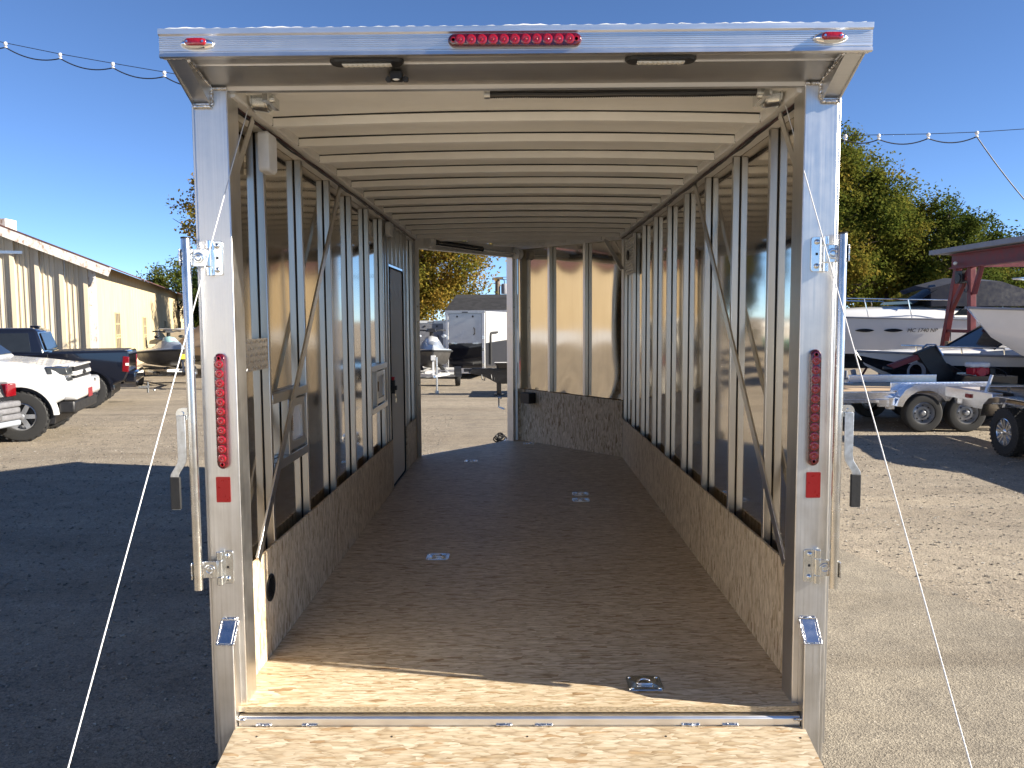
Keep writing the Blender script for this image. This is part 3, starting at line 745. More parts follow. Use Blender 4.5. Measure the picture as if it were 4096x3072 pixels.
# ---- left wall fittings
x = side(-1, KB-.002)
dp = MB().box(x-.003, x, 3.245, 3.640, 1.802, 1.938); 
for i in range(13):
    for j in range(5):
        y = 3.262 + i*.0305; z = 1.815 + j*.0275; a = .9 if (i+j) % 2 else -.9
        dy, dz = .0115*math.cos(a), .0115*math.sin(a); p = Vector((x, y, z)); q = Vector((0, dy, dz)); r_ = Vector((0, -dz, dy))*.32
        dp.add([p-q, p+r_, p+q, p-r_, p+Vector((.0028,0,0))], [(0,1,4),(1,2,4),(2,3,4),(3,0,4)])
dp.build('tread_plate', 'bright_aluminium', T, recalc=True)
def hatch(y0, y1, zt, zb, hy0, hy1):
    x0, x1 = xs(-1, KB+.011, SK-.004)
    fr = MB(); fr.box(x0, x1, y0, y1, zt-.045, zt); fr.box(x0, x1, y0, y1, zb-.045, zb); fr.box(x0, x1, hy0-.04, hy0-.012, zb+.001, zt-.046)
    fr = fr.build('hatch_frame', 'stud_aluminium', T, .002)
    hf = MB(); xx = side(-1, SK-.016); cy, cz = (hy0+hy1)/2, (zt-.045+zb)/2; hh = (zt-.045-zb)*.94; ww = hy1-hy0
    o_, i_ = rrect(ww, hh, .02), rrect(ww*.62, hh*.68, .012)
    hf.loft([[(xx+.002, cy+u, cz+w_) for u, w_ in o_], [(xx+.016, cy+u, cz+w_) for u, w_ in rrect(ww*.97, hh*.97, .02)], [(xx+.016, cy+u, cz+w_) for u, w_ in i_], [(xx+.002, cy+u, cz+w_) for u, w_ in i_]], True, False)
    hf.build('hatch_ring', 'stud_aluminium', fr, smooth=30)
    pn = MB(); pn.loft([[(xx+d_, cy+u, cz+w_) for u, w_ in rrect(ww*.61, hh*.67, .01)] for d_ in (.001, .004)]); pn.build('hatch_door', 'white_plastic', fr)
    ch = MB(); ch.tube([(xx+.02, hy0+ww*.12, cz+.05-.006*i) for i in range(14)], [.004 + .002*(i % 2) for i in range(14)], 6); ch.build('hatch_cord', 'brown_wood', fr, smooth=60)
hatch(YK[0]+.017, YK[1]-.017, 1.672, 1.350, 4.02, 4.315)
hatch(YK[4]+.017, 6.975, 1.650, 1.318, 6.50, 6.93)
# side door
do = MB(); x0 = side(-1, SK-.032)
oy, oz, dw, dh = 7.605, (ZF+.012+2.468)/2, .80, 2.468-ZF-.012
do.loft([[(x0-d_, oy+u, oz+w_) for u, w_ in rrect(dw, dh, .05)] for d_ in (0, .03)])
do = do.build('side_door', 'door_grey', T, .003)
gk = MB(); gk.tube([(x0+.004, oy+u, oz+w_) for u, w_ in rrect(dw+.016, dh+.012, .055)] + [(x0+.004, oy+u, oz+w_) for u, w_ in rrect(dw+.016, dh+.012, .055)[:1]], .008, 6); gk.build('door_gasket', 'black_rubber', do, smooth=60)
MB().box(x0-.03, x0+.004, 7.19, 8.02, 2.482, 2.500).build('door_drip_cap', 'bright_aluminium', do)
hn = MB().box(x0, x0+.03, 7.245, 7.285, 1.35, 1.47); hn.box(x0+.03, x0+.045, 7.250, 7.30, 1.38, 1.42); hn = hn.build('door_latch', 'black_plastic', do, .003)
MB().box(x0+.001, x0+.028, 7.245, 7.285, 1.472, 1.50).build('latch_button', 'red_plastic', do)
MB().tube([(x0+.03, 7.262, 1.35), (x0+.035, 7.265, 1.31), (x0+.033, 7.262, 1.27)], .006, 6).build('key', 'zinc', do)
# round black grille
gx = side(-1, KB)
gr = MB().lathe([(.062, 0), (.062, .004), (.058, .006), (.050, .006), (.049, .001), (.0004, .001)], (gx, 3.577, .812), (1,0,0), 28)
for i in range(9): gr.box(gx+.001, gx+.0055, 3.577-.045, 3.577+.045, .812-.041+i*.0092, .812-.041+i*.0092+.004)
gr.build('round_vent', 'black_plastic', T)
for y0, y1, zz0, zz1 in ((3.585, 3.715, 2.665, 2.838), (6.92, 7.10, 2.72, 2.838)):
    lc = MB(); x0 = side(-1, KB-.002)
    lc.loft([[(x0+d_, (y0+y1)/2+u*sc, (zz0+zz1)/2+w_*sc) for u, w_ in rrect(y1-y0, zz1-zz0, .02)] for sc, d_ in ((1, 0), (1, .035), (.9, .045))]); lc.build('lamp_cover', 'white_plastic', T, smooth=40)

# ---- tie-down rings in the floor
def tie_down(cx, cy, rot=0.0, sc=1.0):
    o = MB(); h = ZF + .0006; 
    def pt(u, w_, z_): return (cx + (u*math.cos(rot) - w_*math.sin(rot))*sc, cy + (u*math.sin(rot) + w_*math.cos(rot))*sc, h + z_)
    out, inn = rrect(.145, .135, .016), capsule(.085, .058, 9); inn2 = capsule(.072, .046, 9)
    nn_ = len(inn); oo = [out[int(i*len(out)/nn_) % len(out)] for i in range(nn_)]
    # angular resampling so that the rings correspond
    def at_ang(poly, a):
        best = max(poly, key=lambda p: (p[0]*math.cos(a) + p[1]*math.sin(a))/math.hypot(*p)); return best
    an = [2*math.pi*i/32 for i in range(32)]
    ring = lambda poly, z_, k=1.0: [pt(*(c_*k for c_ in at_ang(poly, a)), z_) for a in an]
    o.loft([ring(out, 0), ring(out, .0022, .985), ring(inn, .0026), ring(inn2, -.0002), ring(inn2, .0004, .2)], True, False)
    o = o.build('tie_down_plate', 'zinc', T, smooth=40)
    b = MB()
    for u in (-.056, .056):
        for w_ in (-.050, .050): b.lathe([(.0085, .0018), (.0075, .005), (.0004, .0068)], pt(u, w_, 0), (0,0,1), 12)
    b.build('carriage_bolt', 'zinc', o, smooth=50)
    rg = MB(); pts = [pt(.031*math.cos(R(a)), -.012 + .030*math.sin(R(a)), .006 + .004*math.sin(R(a))) for a in range(0, 181, 15)] + [pt(-.028, -.018, .005), pt(.028, -.018, .005)]
    rg.tube(pts + pts[:1], .0045, 8); rg.build('pull_ring', 'chrome', o, smooth=60)
for cx, cy in ((.510, 3.272), (-.531, 5.075), (.502, 6.685), (.515, 6.918), (-.531, 8.558), (.104, 9.757)): tie_down(cx, cy)

# ---- V nose: front right wall, doorway in the front left
Q0 = Vector((side(1, SK), 8.79, 0)); Q1 = Vector((-.02, 10.12, 0))
qd = (Q1-Q0); 
for i, (a, b) in enumerate(((0, .33), (.33, .655), (.655, .99))):
    pa, pb = Q0 + qd*a, Q0 + qd*b; ph = random.uniform(0, 6); am = .010
    def fn(u, v, pa=pa, pb=pb, ph=ph, am=am):
        p = pa.lerp(pb, u); low = max(0, .35 - v)
        return p - vn*(am*math.sin(math.pi*u)*(math.sin(math.pi*v) + 6*low*low*math.sin(9*u + ph + 20*v))) + Vector((0,0,1.0 + 1.9*v))
    MB().grid(fn, 12, 26).build('front_skin', 'polished_skin', T, smooth=80, recalc=False)
for a in (.012, .335, .66):
    p = Q0 + qd*a - vn*.03
    MB().bar(p + Vector((0,0,1.128 + .02*a)), p + Vector((0,0,2.87)), .05, .036, side=vn).build('front_stud', 'mill_aluminium', T, .002)
slab([Q0+vn*.012+Vector((0,0,.42)), Q1+vn*.012+Vector((0,0,.42)), Q1+vn*.012+Vector((0,0,2.955)), Q0+vn*.012+Vector((0,0,2.955))], vn, .02).build('exterior_wall', 'white_paint', T)
MB().bar(Q0 - vn*.05 + Vector((0,0,2.885)), Q1 - vn*.05 + Vector((0,0,2.885)), .07, .05, side=(0,0,1)).build('top_rail', 'rail_white', T)
MB().bar((.93, 8.93, 2.87), (1.095, 8.76, 2.53), .04, .008, side=(1,0,0)).build('corner_strut', 'stud_aluminium', T)
J0 = Vector((side(-1, 1.10), 8.86, 0)); J1 = Vector((-.125, 10.0, 0)); jd = (J1-J0).normalized(); jn = Vector((-jd.y, jd.x, 0)); 
MB().bar(J0 + Vector((0,0,ZF-.1)) - jd*.028, J0 + Vector((0,0,2.92)) - jd*.028, .075, .056, side=jn).build('door_jamb', 'mill_aluminium', T, .003)
MB().bar(J1 + Vector((0,0,ZF-.1)) + jd*.022, J1 + Vector((0,0,2.92)) + jd*.022, .10, .044, side=jn).build('door_jamb', 'mill_aluminium', T, .003)
MB().box(-.066, -.030, 10.03, 10.10, ZF, 2.90).build('nose_post', 'mill_aluminium', T, .003)
MB().box(-.026, -.008, 10.0, 10.08, 1.15, 2.86).build('nose_post', 'stud_aluminium', T, .003)
MB().bar(J0 + Vector((0,0,2.84)) - jd*.05, J1 + Vector((0,0,2.82)) + jd*.05, .13, .08, side=(0,0,1)).build('door_header', 'rail_white', T, .003)
th = MB(); th.bar(J0 + Vector((0,0,ZF-.03)), J1 + Vector((0,0,ZF-.03)), .055, .085, side=(0,0,1)); th.build('door_threshold', 'mill_aluminium_y', T)
for f_, sg in ((.02, 0), (.03, 1)):
    for zz in (1.30, 1.98, 2.15):
        jp = (J0 - jd*.028 if sg == 0 else J1 + jd*.022) - jn*(.0376 if sg == 0 else .0505) if False else (J0 - jd*.028 if sg == 0 else J1 + jd*.022)
        nrm_ = -jn if (-jn).y < 0 else jn
        p = jp + nrm_*(.038 if sg == 0 else .051) + Vector((0,0,zz)); MB().lathe([(.010, 0), (.009, .003), (.0004, .004)], p, nrm_, 10).build('jamb_bolt', 'zinc', T)
nrm_ = -jn if (-jn).y < 0 else jn
hb = J0.lerp(J1, .0) + nrm_*.085
fs = MB(); pa, pb = J0 + nrm_*.09 + jd*.17 + Vector((0,0,2.845)), J0.lerp(J1, .62) + nrm_*.09 + Vector((0,0,2.815))
fs.tube([pa.lerp(pb, i/120) for i in range(121)], [.035 if i % 2 else .030 for i in range(121)], 12); fs.build('torsion_spring', 'black_paint', T, smooth=80)
pe = J0.lerp(J1, 1.02) + nrm_*.09 + Vector((0,0,2.795))
MB().cyl(pb, pe, .014, n=10).build('torsion_shaft', 'galvanised', T, smooth=60)
for p in (pa - jd*.06, pe + jd*.02):
    MB().lathe([(.03, -.04), (.064, -.038), (.064, -.030), (.055, -.026), (.055, .026), (.064, .030), (.064, .038), (.03, .04)], p, jd, 24).build('cable_drum', 'rail_white', T, smooth=40)
MB().box(-.30, .28, 9.28, 9.33, 2.835, 2.873).build('strip_lamp', 'white_plastic', T, .006)
bb = Vector((.135, 9.885, 0)) ; bx_ = MB(); 
bx_.hexa([bb + vd*u - vn*w_ + Vector((0,0,.985)) for u, w_ in ((-.08, .0), (.08, .0), (.08, .11), (-.08, .11))], [bb + vd*u - vn*w_ + Vector((0,0,1.115)) for u, w_ in ((-.08, .0), (.08, .0), (.08, .11), (-.08, .11))])
bx_.build('junction_box', 'black_plastic', T, .006)
# louvre on the right wall near the nose
lx = side(1, KB-.012); lo = MB().box(lx-.004, lx+.02, 7.85, 8.40, 2.45, 2.80)
for i in range(12): lo.ext([(lx-.004, 2.465+i*.027), (lx-.018, 2.470+i*.027), (lx-.004, 2.484+i*.027)], 'y', 7.87, 8.38)
lo = lo.build('louvre_vent', 'white_plastic', T)
MB().lathe([(.05, 0), (.05, .012), (.035, .018), (.0004, .018)], (lx-.018, 8.12, 2.63), (-1,0,0), 16).build('vent_knob', 'black_plastic', lo)
# outside nose fittings seen through the doorway
lk = MB()
for k in range(5):
    c_ = Vector((-.30 + .02*k, 10.28, .52 - .02*abs(k-2))); lk.tube([c_ + Vector((.045*math.cos(a), .01*k*math.sin(a), .035*math.sin(a))) for a in np.linspace(0, 6.283, 13)], .009, 6)
lk.tube([(-.30, 10.28, .5), (-.28, 10.27, .35), (-.2, 10.25, .3)], .012, 6); lk.build('safety_chain', 'black_plastic', T, smooth=60)
MB().tube([(-.24, 10.15, 1.02), (-.27, 10.2, 1.02), (-.27, 10.2, .90), (-.20, 10.15, .88)], .012, 6).build('grab_handle', 'galvanised', T, smooth=60)
tg = MB(); tg.bar((-.5, 9.3, .40), (-.07, 10.9, .40), .10, .07); tg.bar((.4, 9.3, .40), (-.05, 10.9, .40), .10, .07); tg.box(-.12, 0, 10.8, 11.1, .36, .46); tg.build('tow_tongue', 'mill_aluminium_y', T)
# ------------------------------------------------------------------ wheels
def wheel(parent, c, ax, Rw, w, rimR, style='steel', rim='wheel_grey', lugs=0, tyre='black_rubber'):
    c, ax = Vector(c), Vector(ax).normalized(); h = w/2
    t_ = MB(); t_.lathe([(rimR*.97, -h*.75), (rimR*1.03, -h*.95), (rimR*1.25, -h), (Rw*.93, -h*.94), (Rw*.985, -h*.78), (Rw, -h*.5), (Rw, h*.5), (Rw*.985, h*.78), (Rw*.93, h*.94), (rimR*1.25, h), (rimR*1.03, h*.95), (rimR*.97, h*.75), (rimR*.95, 0), (rimR*.97, -h*.75)], c, ax, 40, False)
    u, v = frame(ax)
    for i in range(lugs):
        a = 2*math.pi*i/lugs
        for sd in (-1, 1):
            d = u*math.cos(a + sd*.04) + v*math.sin(a + sd*.04); tn = ax.cross(d)
            p = c + d*(Rw*.985) + ax*sd*h*.62; t_.bar(p - d*.012, p + d*.014, Rw*.085, h*.55, side=tn)
    ty = t_.build('wheel', tyre, parent, smooth=35)
    r = MB(); r.lathe([(rimR, -h*.8), (rimR, h*.80), (rimR*.93, h*.84), (rimR*.90, h*.70), (rimR*.86, h*.25), (rimR*.80, h*.12)] , c, ax, 32, False)
    if style == 'steel':
        r.lathe([(rimR*.86, h*.25), (rimR*.74, h*.28), (rimR*.60, h*.48), (rimR*.42, h*.50), (rimR*.36, h*.25), (rimR*.25, h*.25), (rimR*.22, h*.75), (rimR*.16, h*.85), (.0005, h*.85)], c, ax, 32, False)
    else:
        n = {'spoke6': 6, 'spoke12': 12}.get(style, 6)
        for i in range(n):
            a = 2*math.pi*i/n + (0.07 if i % 2 else -.07)*(style == 'spoke12'); d = u*math.cos(a) + v*math.sin(a)
            r.bar(c + d*rimR*.12 + ax*h*.62, c + d*rimR*.93 + ax*h*.72, rimR*(.30 if n == 6 else .13), h*.22, side=ax.cross(d))
        r.lathe([(rimR*.22, h*.4), (rimR*.22, h*.75), (rimR*.14, h*.84), (.0005, h*.85)], c, ax, 20, False)
        r.lathe([(rimR*.88, h*.1), (.0005, h*.1)], c, ax, 20, False)
    r.build('rim', rim, ty, smooth=35, recalc=True)
    if style == 'steel':
        hl = MB()
        for i in range(8):
            a = 2*math.pi*i/8; d = u*math.cos(a) + v*math.sin(a); p = c + d*rimR*.67 + ax*h*.40
            hl.cyl(p - ax*.004, p + ax*h*.06, rimR*.075, n=10)
        hl.build('vent_hole', 'black_plastic', ty)
    return ty
for s in (-1, 1):
    for y in (6.0, 6.85):
        wheel(T, (side(s, 1.11), y, .235), (s, 0, 0), .235, .15, .15)

# ------------------------------------------------------------------ long tan building, left
BC = Vector((-14.12, 27.0, 0)); bl = Vector((-.317, .948, 0)).normalized(); bg_ = Vector((-.948, -.317, 0)).normalized()
EH = 3.72; LB = 41.5; GW = 16.0; bn = -bg_; gn = -bl            # outward normals: long wall faces -bg_, gable faces -bl
BU = thing('metal_building', 'long cream corrugated metal building with rust-streaked gable trim', 'building', BC, world=True)
def rise(t_): return EH + .41*min(t_, GW-t_)
def ribbed(p0, d, n, x0, x1, zfn, period, prof):
    """vertical ribbed sheet from x0 to x1 along d; prof = [(frac, depth)]"""
    mb = MB(); xsx = []
    k = int(x0/period)-1
    while k*period < x1:
        for f_, dp_ in prof:
            xx = k*period + f_*period
            if x0 <= xx <= x1: xsx.append((xx, dp_))
        k += 1
    xsx = [(x0, 0)] + xsx + [(x1, 0)]
    V, F = [], []
    for xx, dp_ in xsx:
        p = p0 + d*xx + n*dp_; V += [(p.x, p.y, 0.0), (p.x, p.y, zfn(xx))]
    for i in range(len(xsx)-1): F.append((2*i, 2*i+2, 2*i+3, 2*i+1))
    return mb.add(V, F)
pg = [(.0, .0), (.02, .13), (.20, .13), (.23, .0), (.40, 0), (.42, .025), (.47, .025), (.49, 0), (.60, 0), (.62, .025), (.67, .025), (.69, 0), (.82, 0), (.84, .025), (.89, .025), (.91, 0)]
for i in range(22):
    x0, x1 = .16 + i*.70, .16 + (i+1)*.70 - .002
    mb = ribbed(BC, bg_, gn, x0, x1, rise, .70, [((f_ + .23) % 1.0, d_) for f_, d_ in sorted(pg, key=lambda q: (q[0]+.23) % 1.0)])
    mb.build('gable_panel', 'siding_cream', BU, recalc=False)
pl = [(.0, 0), (.18, 0), (.26, .028), (.44, .028), (.52, 0)]
for i in range(21):
    x0, x1 = i*2.0, min(LB, (i+1)*2.0)
    ribbed(BC, bl, bn, x0, x1, lambda t_: EH+.22, .25, pl).build('wall_panel', 'siding_yellow', BU, recalc=False)
p = BC + gn*.03 + bn*.03
MB().hexa([BC + bg_*.16 + gn*.05, BC + gn*.05 + bn*.05, BC + bl*.03 + bn*.05, BC + bl*.03 + bg_*.16], [q + Vector((0,0,EH+.02)) for q in (BC + bg_*.16 + gn*.05, BC + gn*.05 + bn*.05, BC + bl*.03 + bn*.05, BC + bl*.03 + bg_*.16)]).build('corner_trim', 'rusty_fascia', BU)
a = BC + gn*.42 - bg_*.55 + Vector((0,0,3.60)); b = BC + gn*.42 + bg_*(GW/2) + Vector((0,0,7.11))
MB().bar(a, b, .30, .06, side=(0,0,1)).build('rake_trim', 'rusty_fascia', BU)
a2 = BC + gn*.42 + bg_*(GW+.55) + Vector((0,0,3.60)); MB().bar(b, a2, .30, .06, side=(0,0,1)).build('rake_trim', 'rusty_fascia', BU)
rf = MB(); o_ = [gn*.46, bl*LB]
e0, e1 = BC - bg_*.55 + Vector((0,0,EH+.16)), BC - bg_*.55 + Vector((0,0,EH+.16))
rdg = BC + bg_*(GW/2) + Vector((0,0,7.26)); far = BC + bg_*(GW+.55) + Vector((0,0,3.75)); th_ = Vector((0,0,.05))
for p0, p1 in ((BC - bg_*.55 + Vector((0,0,3.75)), rdg), (rdg, far)):
    q = [p0 + o_[0], p1 + o_[0], p1 + o_[1], p0 + o_[1]]; rf.hexa(q, [v_ + th_ for v_ in q])
rf.build('roof', 'roof_rust', BU)
for tt, zt in ((4.5, 2.30), (13.1, 2.15), (23.4, 2.0), (34.8, 1.9)):
    wn = MB(); c_ = BC + bl*tt + bn*.032; hw = .55
    for u in (-hw, -hw/3, hw/3, hw): wn.bar(c_ + bl*u + Vector((0,0,zt-1.45)), c_ + bl*u + Vector((0,0,zt)), .035, .05, side=bl)
    for zz in (zt, zt-.42, zt-.84, zt-.95, zt-1.45): wn.bar(c_ - bl*hw + Vector((0,0,zz)), c_ + bl*hw + Vector((0,0,zz)), .05, .05, side=(0,0,1))
    wn = wn.build('window', 'siding_yellow', BU)
    for iu in range(3):
        for (za, zb) in ((zt-.41, zt-.01), (zt-.83, zt-.43), (zt-1.44, zt-.96)):
            q0 = c_ + bl*(-hw + iu*2*hw/3 + .02) + bn*.003; q1 = q0 + bl*(2*hw/3-.04)
            tl = bn*random.uniform(-.006, .006)
            MB().hexa([q0 + Vector((0,0,za)), q1 + Vector((0,0,za)), q1 + Vector((0,0,zb)) + tl, q0 + Vector((0,0,zb)) + tl], [q0 - bn*.01 + Vector((0,0,za)), q1 - bn*.01 + Vector((0,0,za)), q1 - bn*.01 + Vector((0,0,zb)) + tl, q0 - bn*.01 + Vector((0,0,zb)) + tl]).build('pane', 'dusty_pane', wn)
q = BC + gn*.62; dr = MB(); dr.bar(q + bg_*1.9 + Vector((0,0,4.18)), q + bg_*12 + Vector((0,0,4.18)), .09, .09); dr.bar(q + bg_*2.7 + Vector((0,0,4.20)), BC + bg_*2.7 + Vector((0,0,4.55)), .05, .05); dr.build('door_track', 'galvanised', BU)
vt = MB().box(-17.2, -16.6, 26.4, 27.0, 4.9, 5.32); vt.build('roof_vent', 'rusty_fascia', BU)
MB().tube([BC + bl*18.6 + bn*.09, BC + bl*18.6 + bn*.09 + Vector((0,0,1.5))], .05, 8).build('vent_pipe', 'white_plastic', BU)

B2 = thing('metal_warehouse', 'cream metal warehouse across the yard, mirrored in the polished trailer walls', 'building', (-46, 8, 0), world=True)
q2 = Vector((-46, -16, 0)); d2 = Vector((0, 1, 0)); n2 = Vector((1, 0, 0))
for i in range(24): ribbed(q2, d2, n2, i*2.0, i*2.0+2.0, lambda t_: 6.2, .5, pl).build('wall_panel', 'siding_tan', B2, recalc=False)
MB().hexa([(-60, -16.5, 5.9), (-45.4, -16.5, 6.2), (-45.4, 32.5, 6.2), (-60, 32.5, 5.9)], [(-60, -16.5, 9.9), (-45.4, -16.5, 6.35), (-45.4, 32.5, 6.35), (-60, 32.5, 9.9)]).build('roof', 'roof_rust', B2)
MB().box(-45.98, -45.90, -16, 32, 0, 1.0).build('plinth', 'grey_fascia', B2)

# ------------------------------------------------------------------ pickups
def arch_pts(cx, r, zc, z0, n=12):
    a0 = math.asin(max(-1, min(1, (z0-zc)/r)))
    return [(cx + r*math.cos(math.pi - a0 - (math.pi-2*a0)*i/n), zc + r*math.sin(math.pi - a0 - (math.pi-2*a0)*i/n)) for i in range(n+1)]

def pickup(name, label, loc, rz, paint, front=2.75, rear=-2.95, wf=1.80, wr=-1.75, belt=1.28, roof=1.88, hw=.98, Rw=.40, low=.52, hood=1.24, bed_from=-.95, white=False):
    """local x forward, y left"""
    t_ = thing(name, label, 'pickup truck', loc, rz)
    ra_ = Rw + .09
    bot = low
    prof = [(rear+.10, bot+.12)] + arch_pts(wr, ra_, Rw, bot) + arch_pts(wf, ra_, Rw, bot) + [(front-.10, bot+.10), (front-.03, .92), (front-.10, hood-.22)]
    prof += [(front-.28, hood-.04), (front-.75, hood+.03), (1.25, belt+.02), (bed_from, belt+.03), (bed_from-.02, belt+.04), (rear+.02, belt+.05), (rear, belt-.02), (rear+.02, bot+.30)]
    n = len(prof); mb = MB()
    def yw(z_): return hw - .05*max(0, (z_-.85))/.5 - .05*max(0, .85-z_)
    L = [(x_, yw(z_), z_) for x_, z_ in prof]; Rr = [(x_, -yw(z_), z_) for x_, z_ in prof]
    mb.add(L + Rr, [tuple(range(n)), tuple(range(2*n-1, n-1, -1))] + [(i, (i+1) % n, (i+1) % n + n, i + n) for i in range(n)])
    body = mb.build('body', paint, t_, .045, 3)
    # wheel wells
    for wx in (wf, wr):
        MB().ext([(wx + (ra_-.01)*math.cos(a), Rw + (ra_-.01)*math.sin(a)) for a in np.linspace(-.3, math.pi+.3, 16)], 'y', -hw+.12, hw-.12).build('wheel_well', 'black_plastic', t_)
    MB().box(rear+.5, front-.5, -hw+.2, hw-.2, .38, .70).build('chassis', 'black_plastic', t_)
    # cab
    c0 = [(1.28, belt), (bed_from+.02, belt)]; ti = .16
    cab = MB(); cab.loft([[(1.30, hw-.07, belt), (bed_from+.03, hw-.07, belt), (bed_from+.03, -hw+.07, belt), (1.30, -hw+.07, belt)],
                          [(.62, hw-.07-ti*.85, roof-.05), (bed_from+.20, hw-.07-ti*.85, roof-.05), (bed_from+.20, -hw+.07+ti*.85, roof-.05), (.62, -hw+.07+ti*.85, roof-.05)],
                          [(.50, hw-.14-ti, roof), (bed_from+.30, hw-.14-ti, roof), (bed_from+.30, -hw+.14+ti, roof), (.50, -hw+.14+ti, roof)]])
    cab.build('cab', paint, t_, .05, 3)
    def on_side(x_, f_, s_): # f_ 0 belt..1 roof
        return Vector((x_, s_*(hw-.07-ti*.85*f_+.006), belt + (roof-.05-belt)*f_))
    for s_ in (-1, 1):
        for xa, xb, xc_, xd in ((.10, 1.02, .58, .10), (bed_from+.30, .02, .02, bed_from+.36)):
            g = [on_side(xa, .10, s_), on_side(xb, .10, s_), on_side(xc_, .88, s_), on_side(xd, .88, s_)]
            MB().hexa(g, [p_ - Vector((0, s_*.012, 0)) for p_ in g]).build('side_window', 'glass_dark', t_, .02)
        g = [Vector((1.02, s_*(hw-.06), belt+.02)), Vector((1.02, s_*(hw+.14), belt+.02)), Vector((1.00, s_*(hw+.15), belt+.20)), Vector((1.00, s_*(hw-.05), belt+.16))]
        MB().hexa(g, [p_ + Vector((-.09, 0, 0)) for p_ in g]).build('mirror', paint, t_, .02)
        rr_ = ra_ + .005
        for wx in (wf, wr):
            MB().loft([[(wx + r_*math.cos(a), s_*y_, Rw + r_*math.sin(a)) for r_, y_ in ((rr_-.012, hw-.06), (rr_-.012, hw+.015), (rr_+.05, hw+.012), (rr_+.06, hw-.07))] for a in np.linspace(.03, math.pi-.03, 20)]).build('fender_flare', paint, t_, smooth=40)
    for s_ in (-1, 1):
        for xx in (.07, 1.06, bed_from-.03):
            MB().tube([(xx, s_*(yw(z_)+.001), z_) for z_ in np.linspace(bot+.14, belt-.01, 8)], .005, 4).build('panel_gap', 'black_plastic', t_)
        MB().tube([(x_, s_*(yw(bot+.14)+.001), bot+.14) for x_ in (bed_from-.03, 1.06)], .005, 4).build('panel_gap', 'black_plastic', t_)
        for xx in (.28, -.62): MB().box(xx-.09, xx+.09, min(s_*(hw-.05), s_*(hw-.015)), max(s_*(hw-.05), s_*(hw-.015)), belt-.16, belt-.12).build('door_handle', 'black_plastic', t_, .01)
    wsd = [Vector((1.235, .78, belt+.05)), Vector((1.235, -.78, belt+.05)), Vector((.66, -.64, roof-.085)), Vector((.66, .64, roof-.085))]
    MB().hexa(wsd, [p_ + Vector((.03, 0, .022)) for p_ in wsd]).build('windshield', 'glass_dark', t_, .01)
    bw = [Vector((bed_from+.045, .62, belt+.08)), Vector((bed_from+.045, -.62, belt+.08)), Vector((bed_from+.175, -.56, roof-.12)), Vector((bed_from+.175, .56, roof-.12))]
    MB().hexa(bw, [p_ + Vector((-.02, 0, .004)) for p_ in bw]).build('rear_window', 'glass_dark', t_, .01)
    bd = MB().box(rear+.10, bed_from-.10, -hw+.16, hw-.16, belt+.035, belt+.058); bd.build('bed_cover', 'black_plastic', t_)
    for s_ in (-1, 1):
        for wx in (wf, wr):
            wheel(t_, (wx, s_*(hw-.14), Rw), (0, s_, 0), Rw, .27, Rw*.56, 'spoke6', 'grey_plastic' if not white else 'wheel_grey', lugs=26)
        # tail lamps
        tl = MB(); g = [(rear-.006, -.0, belt-.10), (rear+.13, 0, belt-.08), (rear+.16, 0, belt-.44), (rear+.02, 0, belt-.46)]
        y_ = s_*(yw(belt-.2)); tl.hexa([Vector((a_, y_+s_*.012, z_)) for a_, _, z_ in g], [Vector((a_-.004, y_-s_*.13, z_)) for a_, _, z_ in g])
        tl = tl.build('tail_light', 'lamp_red', t_, .015)
        MB().box(rear+.0, rear+.075, min(y_+s_*.014, y_+s_*.019), max(y_+s_*.014, y_+s_*.019), belt-.30, belt-.24).build('reverse_lens', 'lamp_lens_white', tl)
    MB().box(rear-.14, rear+.12, -hw+.04, hw-.04, bot+.06, bot+.33).build('rear_bumper', paint, t_, .05, 3)
    # front end
    gz = hood
    if white:
        MB().box(front-.16, front+.10, -hw+.02, hw-.02, .67, .99).build('front_bumper', paint, t_, .06, 3)
        MB().box(front-.22, front+.04, -hw+.06, hw-.06, .44, .665).build('valance', 'black_plastic', t_, .04, 2)
        gb = MB().box(front-.10, front+.015, -.62, .62, 1.07, 1.145); gb.box(front-.10, front+.01, -.66, .66, 1.225, 1.26); gb.box(front-.10, front+.01, -.64, .64, .985, 1.02)
        gb.build('grille_bar', paint, t_, .015)
        for z0, z1 in ((1.15, 1.222), (1.022, 1.068)): MB().box(front-.10, front-.015, -.60, .60, z0, z1).build('grille_mesh', 'black_plastic', t_)
        bt = MB(); e = [(-.13, -.022), (-.05, -.022), (-.05, -.045), (.05, -.045), (.05, -.022), (.13, -.022), (.10, .022), (.05, .022), (.05, .045), (-.05, .045), (-.05, .022), (-.10, .022)]
        bt.ext([(u, 1.107+w_) for u, w_ in e], 'x', front+.016, front+.03).build('emblem', 'black_plastic', t_)
        for s_ in (-1, 1):
            for z0, z1, ln in ((1.09, 1.245, .30), (.985, 1.075, .26)):
                g0 = [Vector((front-.03, s_*.66, z0)), Vector((front-.05, s_*(hw-.055), z0)), Vector((front-.05-ln, s_*(hw-.025), z0+.02)), Vector((front-.06-ln, s_*(hw-.2), z0+.02))]
                g1 = [Vector((front-.05, s_*.66, z1)), Vector((front-.09, s_*(hw-.07), z1)), Vector((front-.09-ln, s_*(hw-.035), z1+.01)), Vector((front-.10-ln, s_*(hw-.2), z1+.01))]
                hl = MB().hexa(g0, g1).build('headlight', 'chrome', t_, .015)
                MB().hexa([p_ + Vector((.006, s_*.004, .012)) for p_ in g0[:2]] + [p_ + Vector((-.004, s_*.006, .012)) for p_ in g0[2:]], [p_ + Vector((.006, s_*.004, -.012)) for p_ in g1[:2]] + [p_ + Vector((-.004, s_*.006, -.012)) for p_ in g1[2:]]).build('headlight_lens', 'pane_glass', hl, .01)
